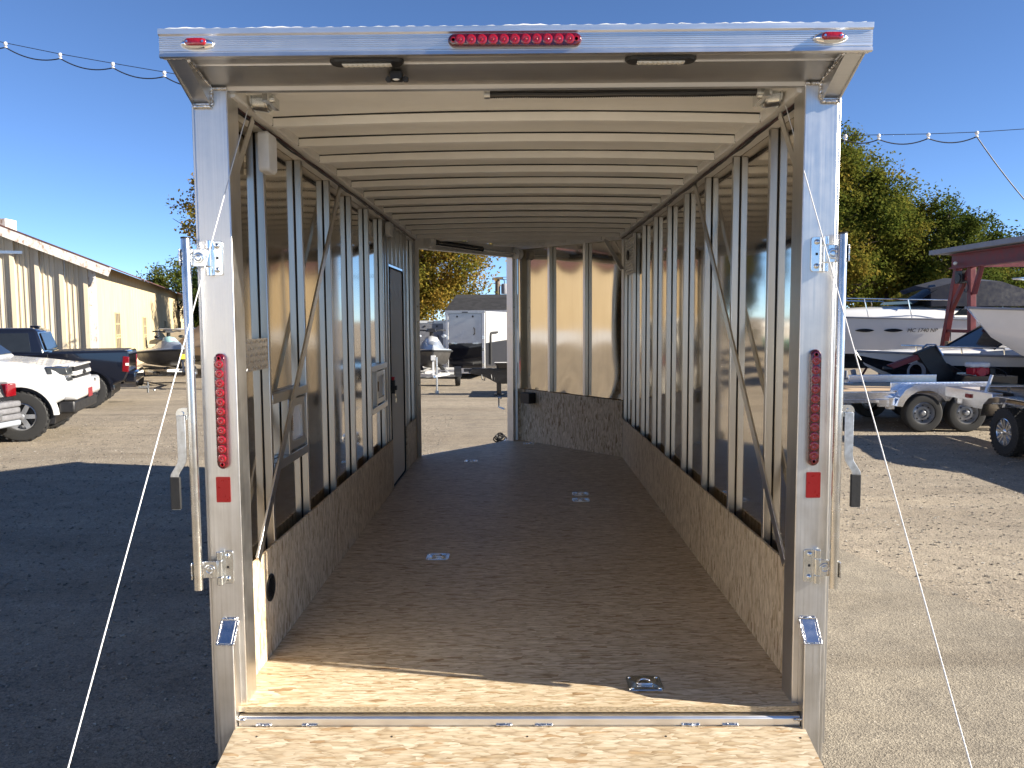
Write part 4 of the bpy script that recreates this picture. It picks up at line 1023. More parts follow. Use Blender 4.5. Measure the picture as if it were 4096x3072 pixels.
        MB().box(front+.101, front+.112, -.16, .16, .66, .82).build('licence_plate', 'plate_red', t_, .004)
        MB().cyl((front+.06, .45, .93), (front+.11, .45, .93), .03, n=10).build('tow_hook', 'black_plastic', t_)
    else:
        MB().box(front-.12, front+.08, -hw+.03, hw-.03, .55, .88).build('front_bumper', paint, t_, .05)
        MB().box(front-.08, front+.01, -.6, .6, .90, 1.14).build('grille_mesh', 'black_plastic', t_)
        for s_ in (-1, 1): MB().box(front-.22, front-.02, min(s_*.62, s_*.9), max(s_*.62, s_*.9), .98, 1.14).build('headlight', 'lamp_lens_white', t_, .02)
        MB().box(bed_from+.02+.25, bed_from+.36+.1, -.12, .12, roof-.002, roof+.05).build('antenna_fin', paint, t_, .02)
    return t_
# dark pickup: tail to the right, its side towards us
t_ = pickup('pickup_truck', 'shiny black pickup truck parked beside the cream metal building, tail lamp showing', (-12.13, 18.75, 0), R(200), 'navy_black_paint', rear=-2.86, wr=-1.98, bed_from=-1.16, belt=1.27, roof=1.86, low=.50, Rw=.40, hw=.99)
hk = MB().box(-3.20, -2.95, -.04, .04, .36, .42); hk.cyl((-3.16, 0, .24), (-3.16, 0, .50), .025, n=8); hk.ball((-3.30, 0, .30), .032); hk.build('hitch', 'zinc', t_)
# white pickup: nose to the right
hd_ = .30
pickup('pickup_truck', 'white lifted pickup truck with black wheel well, nose pointing at the trailer', (-8.63 - 1.80*math.cos(hd_) , 14.32 - 1.80*math.sin(hd_), 0), hd_, 'white_paint', front=2.58, wf=1.80, belt=1.36, roof=2.0, low=.60, hood=1.29, Rw=.42, hw=.98, white=True)

# grey car at the left edge, tail towards the right
SV = thing('parked_car', 'dark grey car cut off by the left picture edge, rear bumper and red lamp showing', 'car', (-10.62, 12.72, 0), R(180-6))
prof = [(-2.05, .42)] + arch_pts(-1.30, .40, .33, .30) + arch_pts(1.35, .40, .33, .30) + [(2.25, .40), (2.30, .62), (2.15, .80), (1.1, .98), (-1.6, 1.06), (-2.10, 1.02), (-2.18, .74)]
n = len(prof); mb = MB(); mb.add([(x_, .84 - .06*max(0, z_-.7), z_) for x_, z_ in prof] + [(x_, -.84 + .06*max(0, z_-.7), z_) for x_, z_ in prof], [tuple(range(n)), tuple(range(2*n-1, n-1, -1))] + [(i, (i+1) % n, (i+1) % n + n, i + n) for i in range(n)])
mb.build('body', 'black_paint', SV, .05, 3)
MB().loft([[(.95, .78, 1.0), (-1.75, .78, 1.04), (-1.75, -.78, 1.04), (.95, -.78, 1.0)], [(.2, .60, 1.42), (-1.2, .60, 1.42), (-1.2, -.60, 1.42), (.2, -.60, 1.42)]]).build('cabin', 'glass_dark', SV, .06, 3)
for k_ in range(4): MB().box(-2.30 - .015*(k_ % 2), -2.02, -.80, .80, .30 + k_*.105, .40 + k_*.105).build('bumper_strip', 'grey_plastic' if k_ > 0 else 'ski_grey', SV, .035, 3)
MB().box(-2.36, -2.06, -.30, .30, .44, .56).build('licence_plate', 'galvanised', SV, .01)
for s_ in (-1, 1):
    MB().box(-2.20, -1.95, min(s_*.62, s_*.845), max(s_*.62, s_*.845), .78, 1.0).build('tail_light', 'lamp_red', SV, .02)
    for wx in (-1.30, 1.35): wheel(SV, (wx, s_*.74, .33), (0, s_, 0), .33, .2, .2, 'spoke6', 'alloy')

# ------------------------------------------------------------------ jet skis
def jet_ski(label, loc, rz, deck, hull, cowl):
    J = thing('jet_ski', label, 'jet ski', loc, rz)           # x forward (bow), origin on the trailer bunks
    def st(t_, lo):
        x_ = -1.55 + 3.1*t_; b = .60*(1 - max(0, (t_-.45)/.55)**2.4)*(.92 + .08*min(1, t_*3)); b = max(b, .02)
        k = .0 + .30*max(0, (t_-.55)/.45)**2; s_ = .40 + .16*t_
        if lo: return [(x_, b, s_), (x_, b*.95, s_-.05), (x_, b*.80, k+.16), (x_, b*.35, k+.03), (x_, 0, k), (x_, -b*.35, k+.03), (x_, -b*.80, k+.16), (x_, -b*.95, s_-.05), (x_, -b, s_)]
        h = .16 + .22*math.exp(-((t_-.60)/.22)**2)
        return [(x_, b, s_), (x_, b*.98, s_+.05), (x_, b*.62, s_+.09), (x_, b*.42, s_+h*.8), (x_, 0, s_+h), (x_, -b*.42, s_+h*.8), (x_, -b*.62, s_+.09), (x_, -b*.98, s_+.05), (x_, -b, s_)]
    MB().loft([st(i/16, True) for i in range(17)], True, True).build('hull', hull, J, smooth=50)
    MB().loft([st(i/16, False) for i in range(17)], True, True).build('deck', deck, J, smooth=50)
    MB().tube([(st(i/16, True)[0][0], st(i/16, True)[0][1]+.012, st(i/16, True)[0][2]) for i in range(17)] + [(st(i/16, True)[8][0], st(i/16, True)[8][1]-.012, st(i/16, True)[8][2]) for i in range(16, -1, -1)], .028, 6).build('gunwale', 'black_rubber', J, smooth=60)
    MB().loft([[(x_, y_*w_, z_ + dz) for y_, dz in ((-.20, -.06), (-.17, .05), (0, .09), (.17, .05), (.20, -.06))] for x_, w_, z_ in ((-1.35, .8, .74), (-.8, 1.0, .78), (-.2, .85, .80), (.1, .6, .78))], True).build('seat', 'black_plastic', J, smooth=50)
    MB().loft([[(x_, y_*w_, z_+dz) for y_, dz in ((-.25, -.14), (-.17, .0), (0, .05), (.17, .0), (.25, -.14))] for x_, w_, z_ in ((.05, .6, .90), (.35, 1.0, .90), (.72, .85, .80), (.98, .35, .68))], True).build('cowl', cowl, J, smooth=50)
    hb_ = MB(); hb_.tube([(.10, -.42, 1.10), (.22, -.28, 1.11), (.28, 0, 1.08), (.22, .28, 1.11), (.10, .42, 1.10)], .022, 8); hb_.cyl((.25, 0, .95), (.28, 0, 1.09), .06, n=10); hb_.loft([[(.12, -.16, 1.06), (.36, -.14, 1.06), (.36, .14, 1.06), (.12, .16, 1.06)], [(.14, -.12, 1.16), (.32, -.10, 1.14), (.32, .10, 1.14), (.14, .12, 1.16)]]); hb_.build('handlebar', 'black_plastic', J, .01)
    for s_ in (-1, 1): MB().ball((.32, s_*.36, .94), .09, 10, 6, (1.3, .9, .55)).build('mirror', deck if cowl != 'mint_paint' else 'black_plastic', J, smooth=60)
    return J
def ski_trailer(label, loc, rz, mat):
    t_ = thing('ski_trailer', label, 'boat trailer', loc, rz)
    f_ = MB(); f_.bar((-1.6, -.45, .44), (.9, -.45, .44), .07, .07); f_.bar((-1.6, .45, .44), (.9, .45, .44), .07, .07); f_.bar((.9, -.45, .44), (1.7, 0, .44), .07, .07); f_.bar((.9, .45, .44), (1.7, 0, .44), .07, .07); f_.bar((1.6, 0, .44), (2.45, 0, .46), .07, .07); f_.bar((-.2, -.75, .30), (-.2, .75, .30), .06, .06); f_.bar((-1.6, -.75, .44), (-1.6, .75, .44), .07, .07)
    f_.bar((.7, -.62, .44), (.7, .62, .44), .06, .06); f_.build('frame', mat, t_)
    for s_ in (-1, 1):
        MB().bar((-1.5, s_*.3, .535), (.9, s_*.3, .565), .09, .05, side=(0,1,0)).build('bunk', 'black_rubber', t_)
        wheel(t_, (-.2, s_*.78, .26), (0, s_, 0), .26, .15, .16, 'steel', 'white_paint')
        MB().loft([[(-.2 + r_*math.cos(a), s_*y_, .26 + r_*math.sin(a)) for r_, y_ in ((.31, .69), (.31, .88), (.325, .88), (.325, .69))] for a in np.linspace(.1, 3.04, 12)]).build('fender', 'black_plastic', t_)
    MB().bar((1.62, 0, .44), (1.50, 0, 1.02), .06, .06).build('winch_post', mat, t_)
    w_ = MB().box(1.50, 1.64, -.07, .07, .86, 1.0); w_.build('winch', 'yellow_tag' if mat != 'white_paint' else 'white_paint', t_, .01)
    jk = MB(); jk.cyl((2.15, .07, .04), (2.15, .07, .98), .03, n=8); jk.cyl((2.15, .07, 0), (2.15, .07, .08), .06, n=8); jk.build('jack', 'galvanised', t_)
    MB().bar((2.35, 0, .46), (2.62, 0, .48), .09, .07).build('coupler', 'zinc', t_, .01)
    MB().box(.66, .74, -.22, .24, .42, .52).build('number_plate', 'white_plastic', t_)
    return t_
az = math.atan2(-24.0, 11.2) + .25
ski_trailer('black jet ski trailer beside the black pickup, jack stand down', (-11.05, 25.3, 0), az, 'black_paint')
J = jet_ski('grey and mint jet ski with dark hull on the black trailer', (-11.05, 25.3, .57), az, 'ski_grey', 'ski_dark', 'mint_paint')
MB().box(.98, 1.0, .30, .42, .33, .44).build('registration_sticker', 'orange_tag', J)
az2 = math.atan2(-23, 2.5) + .03
ski_trailer('white jet ski trailer in front of the small white cargo trailer', (-2.62, 24.0, 0), az2, 'white_paint')
jet_ski('white and grey jet ski with black hull on the white trailer', (-2.62, 24.0, .57), az2, 'ski_grey', 'ski_dark', 'white_paint')

# ------------------------------------------------------------------ boats
def hull_pts(L, Bm, H, t_, wl=.5, rake=.9, full=2.2, flare=.42):
    """points from sheer to waterline and from waterline to keel for station t_ (0 stern, 1 bow)"""
    b = max(.03, Bm/2*(1 - max(0, (t_-.42)/.58)**full))
    keel = H*.72*max(0, (t_-.72)/.28)**2.0
    sh = H*(.90 + .14*t_*t_); ch = keel + (sh-keel)*.26
    X = lambda z_: L*(t_-.5) - rake*(1 - z_/sh)*max(0, (t_-.55)/.45)**1.5
    bc = b*(.88 - flare*max(0, t_-.5))
    prof = [(b, sh), (b*.99, sh-.12*(sh-ch)), (b*.45+bc*.55, .42*sh+.58*ch), (bc, ch), (bc*.5, .5*(ch+keel)), (.001, keel)]
    def at_z(z_):
        for (y0, z0), (y1, z1) in zip(prof[:-1], prof[1:]):
            if z0 >= z_ >= z1: f_ = (z0-z_)/max(1e-6, z0-z1); return y0 + (y1-y0)*f_
        return .001
    w_ = max(wl, keel + .004); w_ = min(w_, sh-.05)
    up_ = [(X(z_), at_z(z_), z_) for z_ in (sh + (w_-sh)*k_ for k_ in (0, .06, .30, .55, .80, 1.0))]
    lo_ = [(X(z_), at_z(z_), z_) for z_ in (w_ + (keel-w_)*k_ for k_ in (0, .3, .6, .85, 1.0))]
    return up_, lo_, (X, at_z)
def boat(name, label, loc, rz, L, Bm, H, top='gelcoat_white', bottom='black_paint', cat='boat', stripe=None, z0=0.0, **k):
    b = thing(name, label, cat, loc, rz)
    n = 24; S = [hull_pts(L, Bm, H, i/n, **k) for i in range(n+1)]
    lift = lambda p: (p[0], p[1], p[2] + z0); mir = lambda p: (p[0], -p[1], p[2] + z0)
    for sgn, fn in ((1, lift), (-1, mir)):
        cuts = [(0, 6, 'topside', top)] if stripe is None else [(0, 3, 'topside', top), (2, 5, 'hull_stripe', stripe), (4, 6, 'lower_topside', top)]
        for a_, c_, nm, mt in cuts: MB().loft([[fn(p) for p in u[0][a_:c_]] for u in S], False, False).build(nm, mt, b, smooth=50)
        MB().loft([[fn(p) for p in u[1]] for u in S], False, False).build('hull_bottom', bottom, b, smooth=50)
        MB().tube([fn((u[0][0][0], u[0][0][1]+.015, u[0][0][2])) for u in S], .028, 6).build('rub_rail', 'grey_fascia', b, smooth=60)
    u, l_, _ = S[0]; tr = [lift(p) for p in u + l_[1:]] + [mir(p) for p in reversed(u + l_[1:-1])]
    MB().add(tr, [tuple(range(len(tr)))]).build('transom', top, b)
    return b, S, lift, mir
def deck_loft(b, S, lift, name, mat, i0, i1, hfn, inset, n=7):
    rings = []
    for i in range(i0, i1+1):
        u = S[i][0]; x_, bw, sh = u[0]; h = hfn((i-i0)/max(1, i1-i0)); w_ = max(.01, bw - inset)
        rings.append([lift((x_, w_*math.cos(a), sh + h*math.sin(a)**.7)) for a in np.linspace(0.0, math.pi, n)])
    return MB().loft(rings, True, True).build(name, mat, b, smooth=45)
def rail(b, pts_top, posts, mat='chrome', r=.018):
    rl = MB(); rl.tube(pts_top, r, 6)
    for p, q in posts: rl.tube([p, q], r*.85, 5)
    return rl.build('deck_rail', mat, b, smooth=60)

def text_mesh(parent, s_, size, origin, xdir, zdir, mat, name='lettering'):
    cu = bpy.data.curves.new('letters', 'FONT'); cu.body = s_; cu.size = size; cu.extrude = .002; cu.shear = .25
    to = bpy.data.objects.new('letters_source', cu); COL.objects.link(to)
    bpy.context.view_layer.update()
    me = bpy.data.meshes.new_from_object(to.evaluated_get(bpy.context.evaluated_depsgraph_get()))
    bpy.data.objects.remove(to)
    xd, zd = Vector(xdir).normalized(), Vector(zdir).normalized(); nd = xd.cross(zd); o_ = Vector(origin)
    mb = MB(); mb.v = [tuple(o_ + xd*v_.co.x + zd*v_.co.y + nd*v_.co.z) for v_ in me.vertices]; mb.f = [tuple(p_.vertices) for p_ in me.polygons]
    bpy.data.meshes.remove(me)
    return mb.build(name, mat, parent, recalc=False)

# cabin cruiser: bow to the left, side towards us
L = 9.4
b, S, lift, mir = boat('cabin_cruiser', 'white cabin cruiser with bow rail and dark canvas, blocked up under the trees', (11.2, 24.9, 0), R(180-3), L, 3.0, 1.62, bottom='black_paint', z0=.42, rake=1.2, wl=.50)
deck_loft(b, S, lift, 'foredeck', 'gelcoat_white', 9, 22, lambda t_: .42*(1-t_)**.7 + .03, .14)
deck_loft(b, S, lift, 'cockpit_coaming', 'gelcoat_white', 0, 9, lambda t_: .30 + .12*t_, .10)
def on_hull(S_, z0_, i_, z_, s_=1):
    X_, f_ = S_[i_][2]; return Vector((X_(z_-z0_), s_*(f_(z_-z0_)), z_))
for s_ in (1, -1):
    for i_ in (15, 13):
        c_ = on_hull(S, .42, i_, 1.60, s_); d_ = (on_hull(S, .42, i_+1, 1.60, s_) - on_hull(S, .42, i_-1, 1.60, s_)).normalized(); nn_ = Vector((-d_.y, d_.x, 0))*(1 if s_ > 0 else -1); nn_ = nn_ if nn_.y*s_ > 0 else -nn_
        MB().loft([[c_ + d_*(.26*math.cos(a)) + Vector((0,0,.05*math.sin(a)*abs(math.sin(a))**.6)) + nn_*h_ for a in np.linspace(0, 6.283, 19)[:-1]] for h_ in (-.08, .022)]).build('porthole', 'glass_dark', b)
pts_ = [Vector(lift((S[i_][0][0][0], S[i_][0][0][1]-.08, S[i_][0][0][2]+.55))) for i_ in range(9, 23)]
ptm = [Vector((p_.x, -p_.y, p_.z)) for p_ in pts_]
rail(b, pts_ + ptm[::-1], [(pts_[i_], pts_[i_] + Vector((-.12, 0, -.55))) for i_ in range(0, 14, 3)] + [(ptm[i_], ptm[i_] + Vector((-.12, 0, -.55))) for i_ in range(0, 14, 3)])
MB().loft([[(-.2, y_*1.25, 2.35 + z_*.1) for y_, z_ in ((-1, 0), (-.8, 1), (.8, 1), (1, 0))], [(-.95, y_*1.12, 2.78 + z_*.14) for y_, z_ in ((-1, 0), (-.8, 1), (.8, 1), (1, 0))]], True).build('windshield', 'glass_dark', b, .01)
MB().loft([[(x_, y_*w_, z_) for y_, z_ in ((-1.2, 2.28), (-1.1, zt), (0, zt+.12), (1.1, zt), (1.2, 2.28))] for x_, w_, zt in ((-.75, .98, 2.80), (-1.6, 1.05, 3.02), (-2.7, 1.05, 2.98), (-4.1, 1.0, 2.5))], True).build('canvas_top', 'navy_canvas', b, smooth=40)
for xx in (-1.8, -3.4):
    for s_ in (-1,):
        MB().ext([(xx-.5, 2.02), (xx+.55, 2.02), (xx+.35, 2.20), (xx-.5, 2.20)], 'y', 1.43, 1.47).build('cabin_window', 'glass_dark', b)
# stands
for xx in (-3.4, 0, 2.6):
    for s_ in (-1, 1):
        sb = MB(); sb.tube([(xx, s_*.75, .95), (xx+.35, s_*1.25, 0)], .035, 6); sb.tube([(xx, s_*.75, .95), (xx-.35, s_*1.25, 0)], .035, 6); sb.tube([(xx, s_*.75, .95), (xx, s_*.5, 0)], .035, 6); sb.build('boat_stand', 'red_paint', b)
p0_, p1_ = on_hull(S, .42, 14, 1.54), on_hull(S, .42, 10, 1.54)
pm_ = on_hull(S, .42, 11, 1.60); td_ = (on_hull(S, .42, 10, 1.60) - on_hull(S, .42, 12, 1.60)).normalized()
text_mesh(b, 'MC 1740 NP', .155, pm_ - td_*.42 + Vector((0, .016, -.05)), td_, (0, .10, 1), 'black_plastic')

# low runabout on a trailer, behind the silver car trailer
b2, S2, lift2, mir2 = boat('speedboat', 'low white and black speedboat on a trailer behind the silver car hauler', (10.6, 18.0, 0), R(180+4), 6.6, 2.1, .98, bottom='gelcoat_white', stripe='black_paint', z0=.24, rake=.7, wl=.18)
deck_loft(b2, S2, lift2, 'foredeck', 'gelcoat_white', 8, 22, lambda t_: .20*(1-t_)**.7 + .02, .08)
deck_loft(b2, S2, lift2, 'cockpit_coaming', 'gelcoat_white', 0, 8, lambda t_: .17 + .02*t_, .06)
ws = MB(); ws.loft([[(.75, y_, 1.31) for y_ in (-.85, -.3, .3, .85)] + [(.72, y_, 1.31) for y_ in (.85, .3, -.3, -.85)], [(-.05, y_*.9, 1.78) for y_ in (-.85, -.3, .3, .85)] + [(-.08, y_*.9, 1.78) for y_ in (.85, .3, -.3, -.85)]]); ws.build('windshield', 'glass_dark', b2)
for s_ in (-1, 1): MB().tube([(.75, s_*.86, 1.31), (-.05, s_*.78, 1.79), (-1.2, s_*.86, 1.36)], .022, 6).build('windshield_frame', 'black_plastic', b2, smooth=60)
rail(b2, [lift2((S2[i_][0][0][0], S2[i_][0][0][1]-.10, S2[i_][0][0][2]+.16)) for i_ in range(14, 22)], [(lift2((S2[i_][0][0][0], S2[i_][0][0][1]-.10, S2[i_][0][0][2]+.16)), lift2((S2[i_][0][0][0], S2[i_][0][0][1]-.06, S2[i_][0][0][2]))) for i_ in (14, 17, 20)])
TB = thing('boat_trailer', 'grey tandem boat trailer under the low speedboat', 'boat trailer', (10.6, 18.0, 0), R(180+4))
f_ = MB(); f_.bar((-3.2, -.75, .42), (2.2, -.75, .42), .07, .14); f_.bar((-3.2, .75, .42), (2.2, .75, .42), .07, .14); f_.bar((2.2, -.75, .42), (3.9, 0, .42), .07, .12); f_.bar((2.2, .75, .42), (3.9, 0, .42), .07, .12)
for xx in (-2.9, -1.2, .6, 2.0): f_.bar((xx, -.8, .40), (xx, .8, .40), .08, .08)
f_.bar((3.2, 0, .30), (3.35, 0, .85), .08, .08); f_.build('frame', 'grey_fascia', TB)
for s_ in (-1, 1):
    for xx in (-1.5, -.8): wheel(TB, (xx, s_*.95, .32), (0, s_, 0), .32, .2, .2)
    MB().bar((-2.9, s_*.45, .40), (1.6, s_*.45, .44), .10, .08, side=(0,1,0)).build('bunk', 'black_rubber', TB)
jk = MB(); jk.cyl((3.6, .2, .05), (3.6, .2, .85), .035, n=8); jk.box(3.55, 3.66, .14, .26, .5, .7); jk.build('winch_stand', 'grey_fascia', TB)

# big white boat on the right, bow to the left
b3, S3, lift3, mir3 = boat('motor_boat', 'large white motor boat with black bottom at the right edge, bow overhanging', (13.35, 15.6, 0), R(180+3), 10.0, 3.3, 1.75, bottom='black_paint', z0=.34, rake=1.6, full=2.0, wl=.78)
deck_loft(b3, S3, lift3, 'foredeck', 'gelcoat_white', 7, 22, lambda t_: .16*(1-t_)**.7 + .02, .06)
MB().box(-4.6, 1.2, -1.2, 1.2, 2.0, 2.25).build('deckhouse', 'gelcoat_white', b3, .08, 3)
wf_ = MB()
for s_ in (-1, 1):
    wf_.tube([(2.4, s_*.5, 2.28), (1.6, s_*.95, 2.30), (.2, s_*1.15, 2.34)], .022, 6); wf_.tube([(2.4, s_*.5, 2.28), (1.7, s_*.45, 2.60), (.9, s_*.9, 2.62), (.2, s_*1.0, 2.62)], .022, 6); wf_.tube([(1.6, s_*.95, 2.30), (.95, s_*.88, 2.62)], .022, 6)
wf_.tube([(1.7, -.45, 2.60), (1.7, .45, 2.60)], .022, 6); wf_.build('windshield_frame', 'chrome', b3, smooth=60)
for s_ in (-1, 1):
    g = [Vector((2.36, s_*.52, 2.30)), Vector((1.62, s_*.94, 2.32)), Vector((.98, s_*.87, 2.60)), Vector((1.68, s_*.46, 2.58))]; MB().hexa(g, [p_ + Vector((0,0,.008)) for p_ in g]).build('windshield', 'pane_glass', b3)
pts_ = [Vector(lift3((S3[i_][0][0][0], S3[i_][0][0][1]-.06, S3[i_][0][0][2] + (.62 if i_ > 12 else .55)))) for i_ in range(10, 22)]
ptm = [Vector((p_.x, -p_.y, p_.z)) for p_ in pts_]
rail(b3, pts_ + ptm[::-1], [(p_, p_ - Vector((0,0,.6))) for p_ in pts_[1::3] + ptm[1::3]], 'chrome', .02)
rail(b3, [pts_[-1] + Vector((0,0,-.1)), pts_[-4] + Vector((0,0,-.42)), pts_[-7] + Vector((0,0,-.5)), pts_[0] + Vector((0,0,-.5))], [], 'chrome', .02)
for xx in (-3.6, -1.0, 1.6):
    for s_ in (-1, 1):
        sb = MB(); sb.tube([(xx, s_*.9, .95), (xx+.4, s_*1.4, 0)], .035, 6); sb.tube([(xx, s_*.9, .95), (xx-.4, s_*1.4, 0)], .035, 6); sb.tube([(xx, s_*.9, .95), (xx, s_*.6, 0)], .035, 6); sb.build('boat_stand', 'red_paint', b3)
for xx in (-3, -.5, 2.2): MB().box(xx-.2, xx+.2, -.2, .2, 0, .44).build('keel_block', 'brown_wood', b3)

# tan-covered boat and a white-and-teal boat far left
CV = thing('covered_boat', 'boat on a trailer under a peaked tan canvas cover, beyond the jet ski', 'boat', (-12.0, 31.0, 0), R(-62))
MB().loft([[(x_, y_*w_, z_) for y_, z_ in ((-1, .75), (-1.02, 1.05), (-.55, .5*(1.05+zt)), (0, zt), (.55, .5*(1.05+zt)), (1.02, 1.05), (1, .75))] for x_, w_, zt in ((-2.7, .85, 1.25), (-1.6, 1.0, 1.45), (-.5, 1.05, 1.95), (.6, 1.0, 1.62), (1.7, .7, 1.40), (2.7, .12, 1.22))], True).build('cover', 'tan_canvas', CV, smooth=40)
MB().loft([[(x_, y_*w_, z_+k_) for y_, z_ in ((-1, .80), (-.8, .50), (0, .40), (.8, .50), (1, .80))] for x_, w_, k_ in ((-2.7, .85, 0), (0, 1.0, 0), (1.7, .7, .05), (2.7, .1, .25))], True).build('hull', 'ski_dark', CV, smooth=40)
f_ = MB(); f_.bar((-2.6, -.6, .36), (3.4, 0, .40), .07, .1); f_.bar((-2.6, .6, .36), (3.4, 0, .40), .07, .1); f_.cyl((2.9, .3, 0), (2.9, .3, 1.0), .04, n=8); f_.build('trailer_frame', 'grey_fascia', CV)
for s_ in (-1, 1): wheel(CV, (-.6, s_*.95, .3), (0, s_, 0), .3, .18, .18)
MB().loft([[(2.55 + .16*math.cos(a), .16*math.sin(a), .95 + h_) for a in np.linspace(0, 6.283, 9)[:-1]] for h_ in (.0, .5, .62)]).build('motor_cover', 'tan_canvas', CV, smooth=50)
b4, S4, lift4, mir4 = boat('sailboat', 'white boat with green stripe far beyond the jet ski', (-14.2, 40.5, 0), R(200), 7.0, 2.3, 1.2, bottom='teal_paint', z0=.35, rake=.9, wl=.55)
deck_loft(b4, S4, lift4, 'foredeck', 'gelcoat_white', 0, 22, lambda t_: .35*(1-t_)**.7 + .02, .10)
MB().box(-2.5, 1.6, -1.0, 1.0, 1.78, 2.02).build('canvas_cover', 'teal_paint', b4, .06, 3)
for xx in (-2, 1.4): MB().box(xx-.1, xx+.1, -.9, .9, 0, .5).build('cradle', 'brown_wood', b4)

# ------------------------------------------------------------------ boat lift gantry
GA = thing('boat_lift', 'dark red steel boat-lift gantry with grey roofed beam over the boats', 'boat lift', (11.2, 21, 0), world=True)
def rb_(p, q, w_=.16, h_=.14, nm='leg', mt='red_paint', sd=(0,1,0)): return MB().bar(p, q, w_, h_, side=sd).build(nm, mt, GA, .006)
X = 11.2
rb_((X, 21.0, 3.40), (X, 21.85, 0.25)); rb_((X, 20.42, 3.30), (X, 20.20, .25))
rb_((X, 20.42, 3.22), (X, 21.35, 2.1), .12, .10, 'strut'); rb_((X, 19.95, 3.28), (X, 20.25, 2.55), .10, .10, 'strut')
rb_((X, 21.5, 1.62), (X, 20.3, 1.62), .08, .08, 'strut', sd=(1,0,0))
rb_((X, 14.2, 3.40), (X, 13.4, .25)); rb_((X, 14.9, 3.30), (X, 15.1, .25))
be = MB(); be.box(X-.11, X-.09, 13.6, 21.15, 3.22, 3.56); be.box(X-.18, X+.02, 13.6, 21.15, 3.20, 3.235); be.box(X-.18, X+.02, 13.6, 21.15, 3.545, 3.575); be.build('main_beam', 'red_paint', GA)
cr = MB()
for i in range(14): cr.ext([(X-.40 + .06*i, 3.60 + .012*(i % 2)), (X-.40 + .06*(i+1), 3.60 + .012*((i+1) % 2)), (X-.40 + .06*(i+1), 3.72), (X-.40 + .06*i, 3.72)], 'y', 13.2, 21.75)
cr.build('beam_roof', 'grey_fascia', GA)
MB().ext([(17.0 + .33*math.cos(a), 3.39 + .115*math.sin(a)) for a in np.linspace(0, 6.283, 25)[:-1]], 'x', X-.20, X-.185).build('name_plate', 'lamp_lens_white', GA)
for y_ in (20.0, 21.9, 13.3, 15.2): wheel(GA, (X, y_, .3), (-1, 0, 0), .3, .22, .15, 'steel', 'red_paint')
for dx in (5.2,):
    for p, q in (((X+dx, 21.0, 3.4), (X+dx, 21.85, .25)), ((X+dx, 20.42, 3.3), (X+dx, 20.2, .25)), ((X+dx, 14.2, 3.4), (X+dx, 13.4, .25)), ((X+dx, 14.9, 3.3), (X+dx, 15.1, .25))): rb_(p, q)
    MB().box(X+dx-.1, X+dx+.1, 13.6, 21.15, 3.22, 3.56).build('main_beam', 'red_paint', GA)
    MB().box(X-.05, X+dx+.05, 21.05, 21.25, 3.25, 3.55).build('cross_beam', 'red_paint', GA)
tk = MB().box(X-.12, X+.05, 20.62, 20.95, 2.82, 3.14); tk.cyl((X-.14, 20.78, 2.95), (X+.08, 20.78, 2.95), .12, n=12); tk.build('hoist', 'black_plastic', GA, .01)
MB().ball((X-.2, 20.8, 3.33), .06, 10, 6, (.7, 1.4, .8)).build('work_lamp', 'lamp_lens_white', GA)
bl_ = MB().box(X-.30, X-.12, 20.83, 20.99, 1.05, 1.36); bl_.build('hanging_block', 'brown_wood', GA, .01)
MB().tube([(X-.2, 20.9, 1.62), (X-.2, 20.9, 1.36)], .012, 5).build('hanging_rope', 'wire_black', GA)
MB().tube([(X-.11, 20.42 + .09*math.cos(a), 2.72 + .13*math.sin(a)) for a in np.linspace(0, 6.0, 12)], .01, 5).build('cable_loop', 'wire_black', GA)

# ------------------------------------------------------------------ silver car hauler
ST = thing('car_hauler', 'silver tandem-axle car trailer with plank deck and tread-plate fenders', 'trailer', (6.4, 15.2, 0), 0.0)
# local: x to the right, near side at y=-1.04
for xx in (.585, 1.335):
    for s_ in (-1, 1): wheel(ST, (xx, s_*1.06, .33), (0, s_, 0), .33, .22, .195, 'steel', 'wheel_grey')
fr = MB()
for s_ in (-1, 1): fr.box(-3.6, 3.1, s_*.90-.04, s_*.90+.04, .50, .66)
for xx in np.arange(-3.4, 3.1, .6): fr.box(xx, xx+.06, -.86, .86, .52, .60)
fr.build('frame', 'bright_aluminium', ST, .004)
for s_ in (-1, 1):
    sd_ = MB(); sd_.box(-3.6, .12, min(s_*.94, s_*1.0), max(s_*.94, s_*1.0), .50, .56); sd_.box(-3.6, .12, min(s_*.945, s_*1.08), max(s_*.945, s_*1.08), .672, .70); sd_.box(-3.6, .12, min(s_*.95, s_*.975), max(s_*.95, s_*.975), .562, .67)
    sd_.build('side_rail', 'bright_aluminium', ST, .003)
for i in range(10):
    y0 = -.86 + i*.172; MB().box(-3.55, 3.05, y0, y0+.166, .663, .70 + random.uniform(0, .003)).build('deck_plank', 'deck_wood', ST, .002)
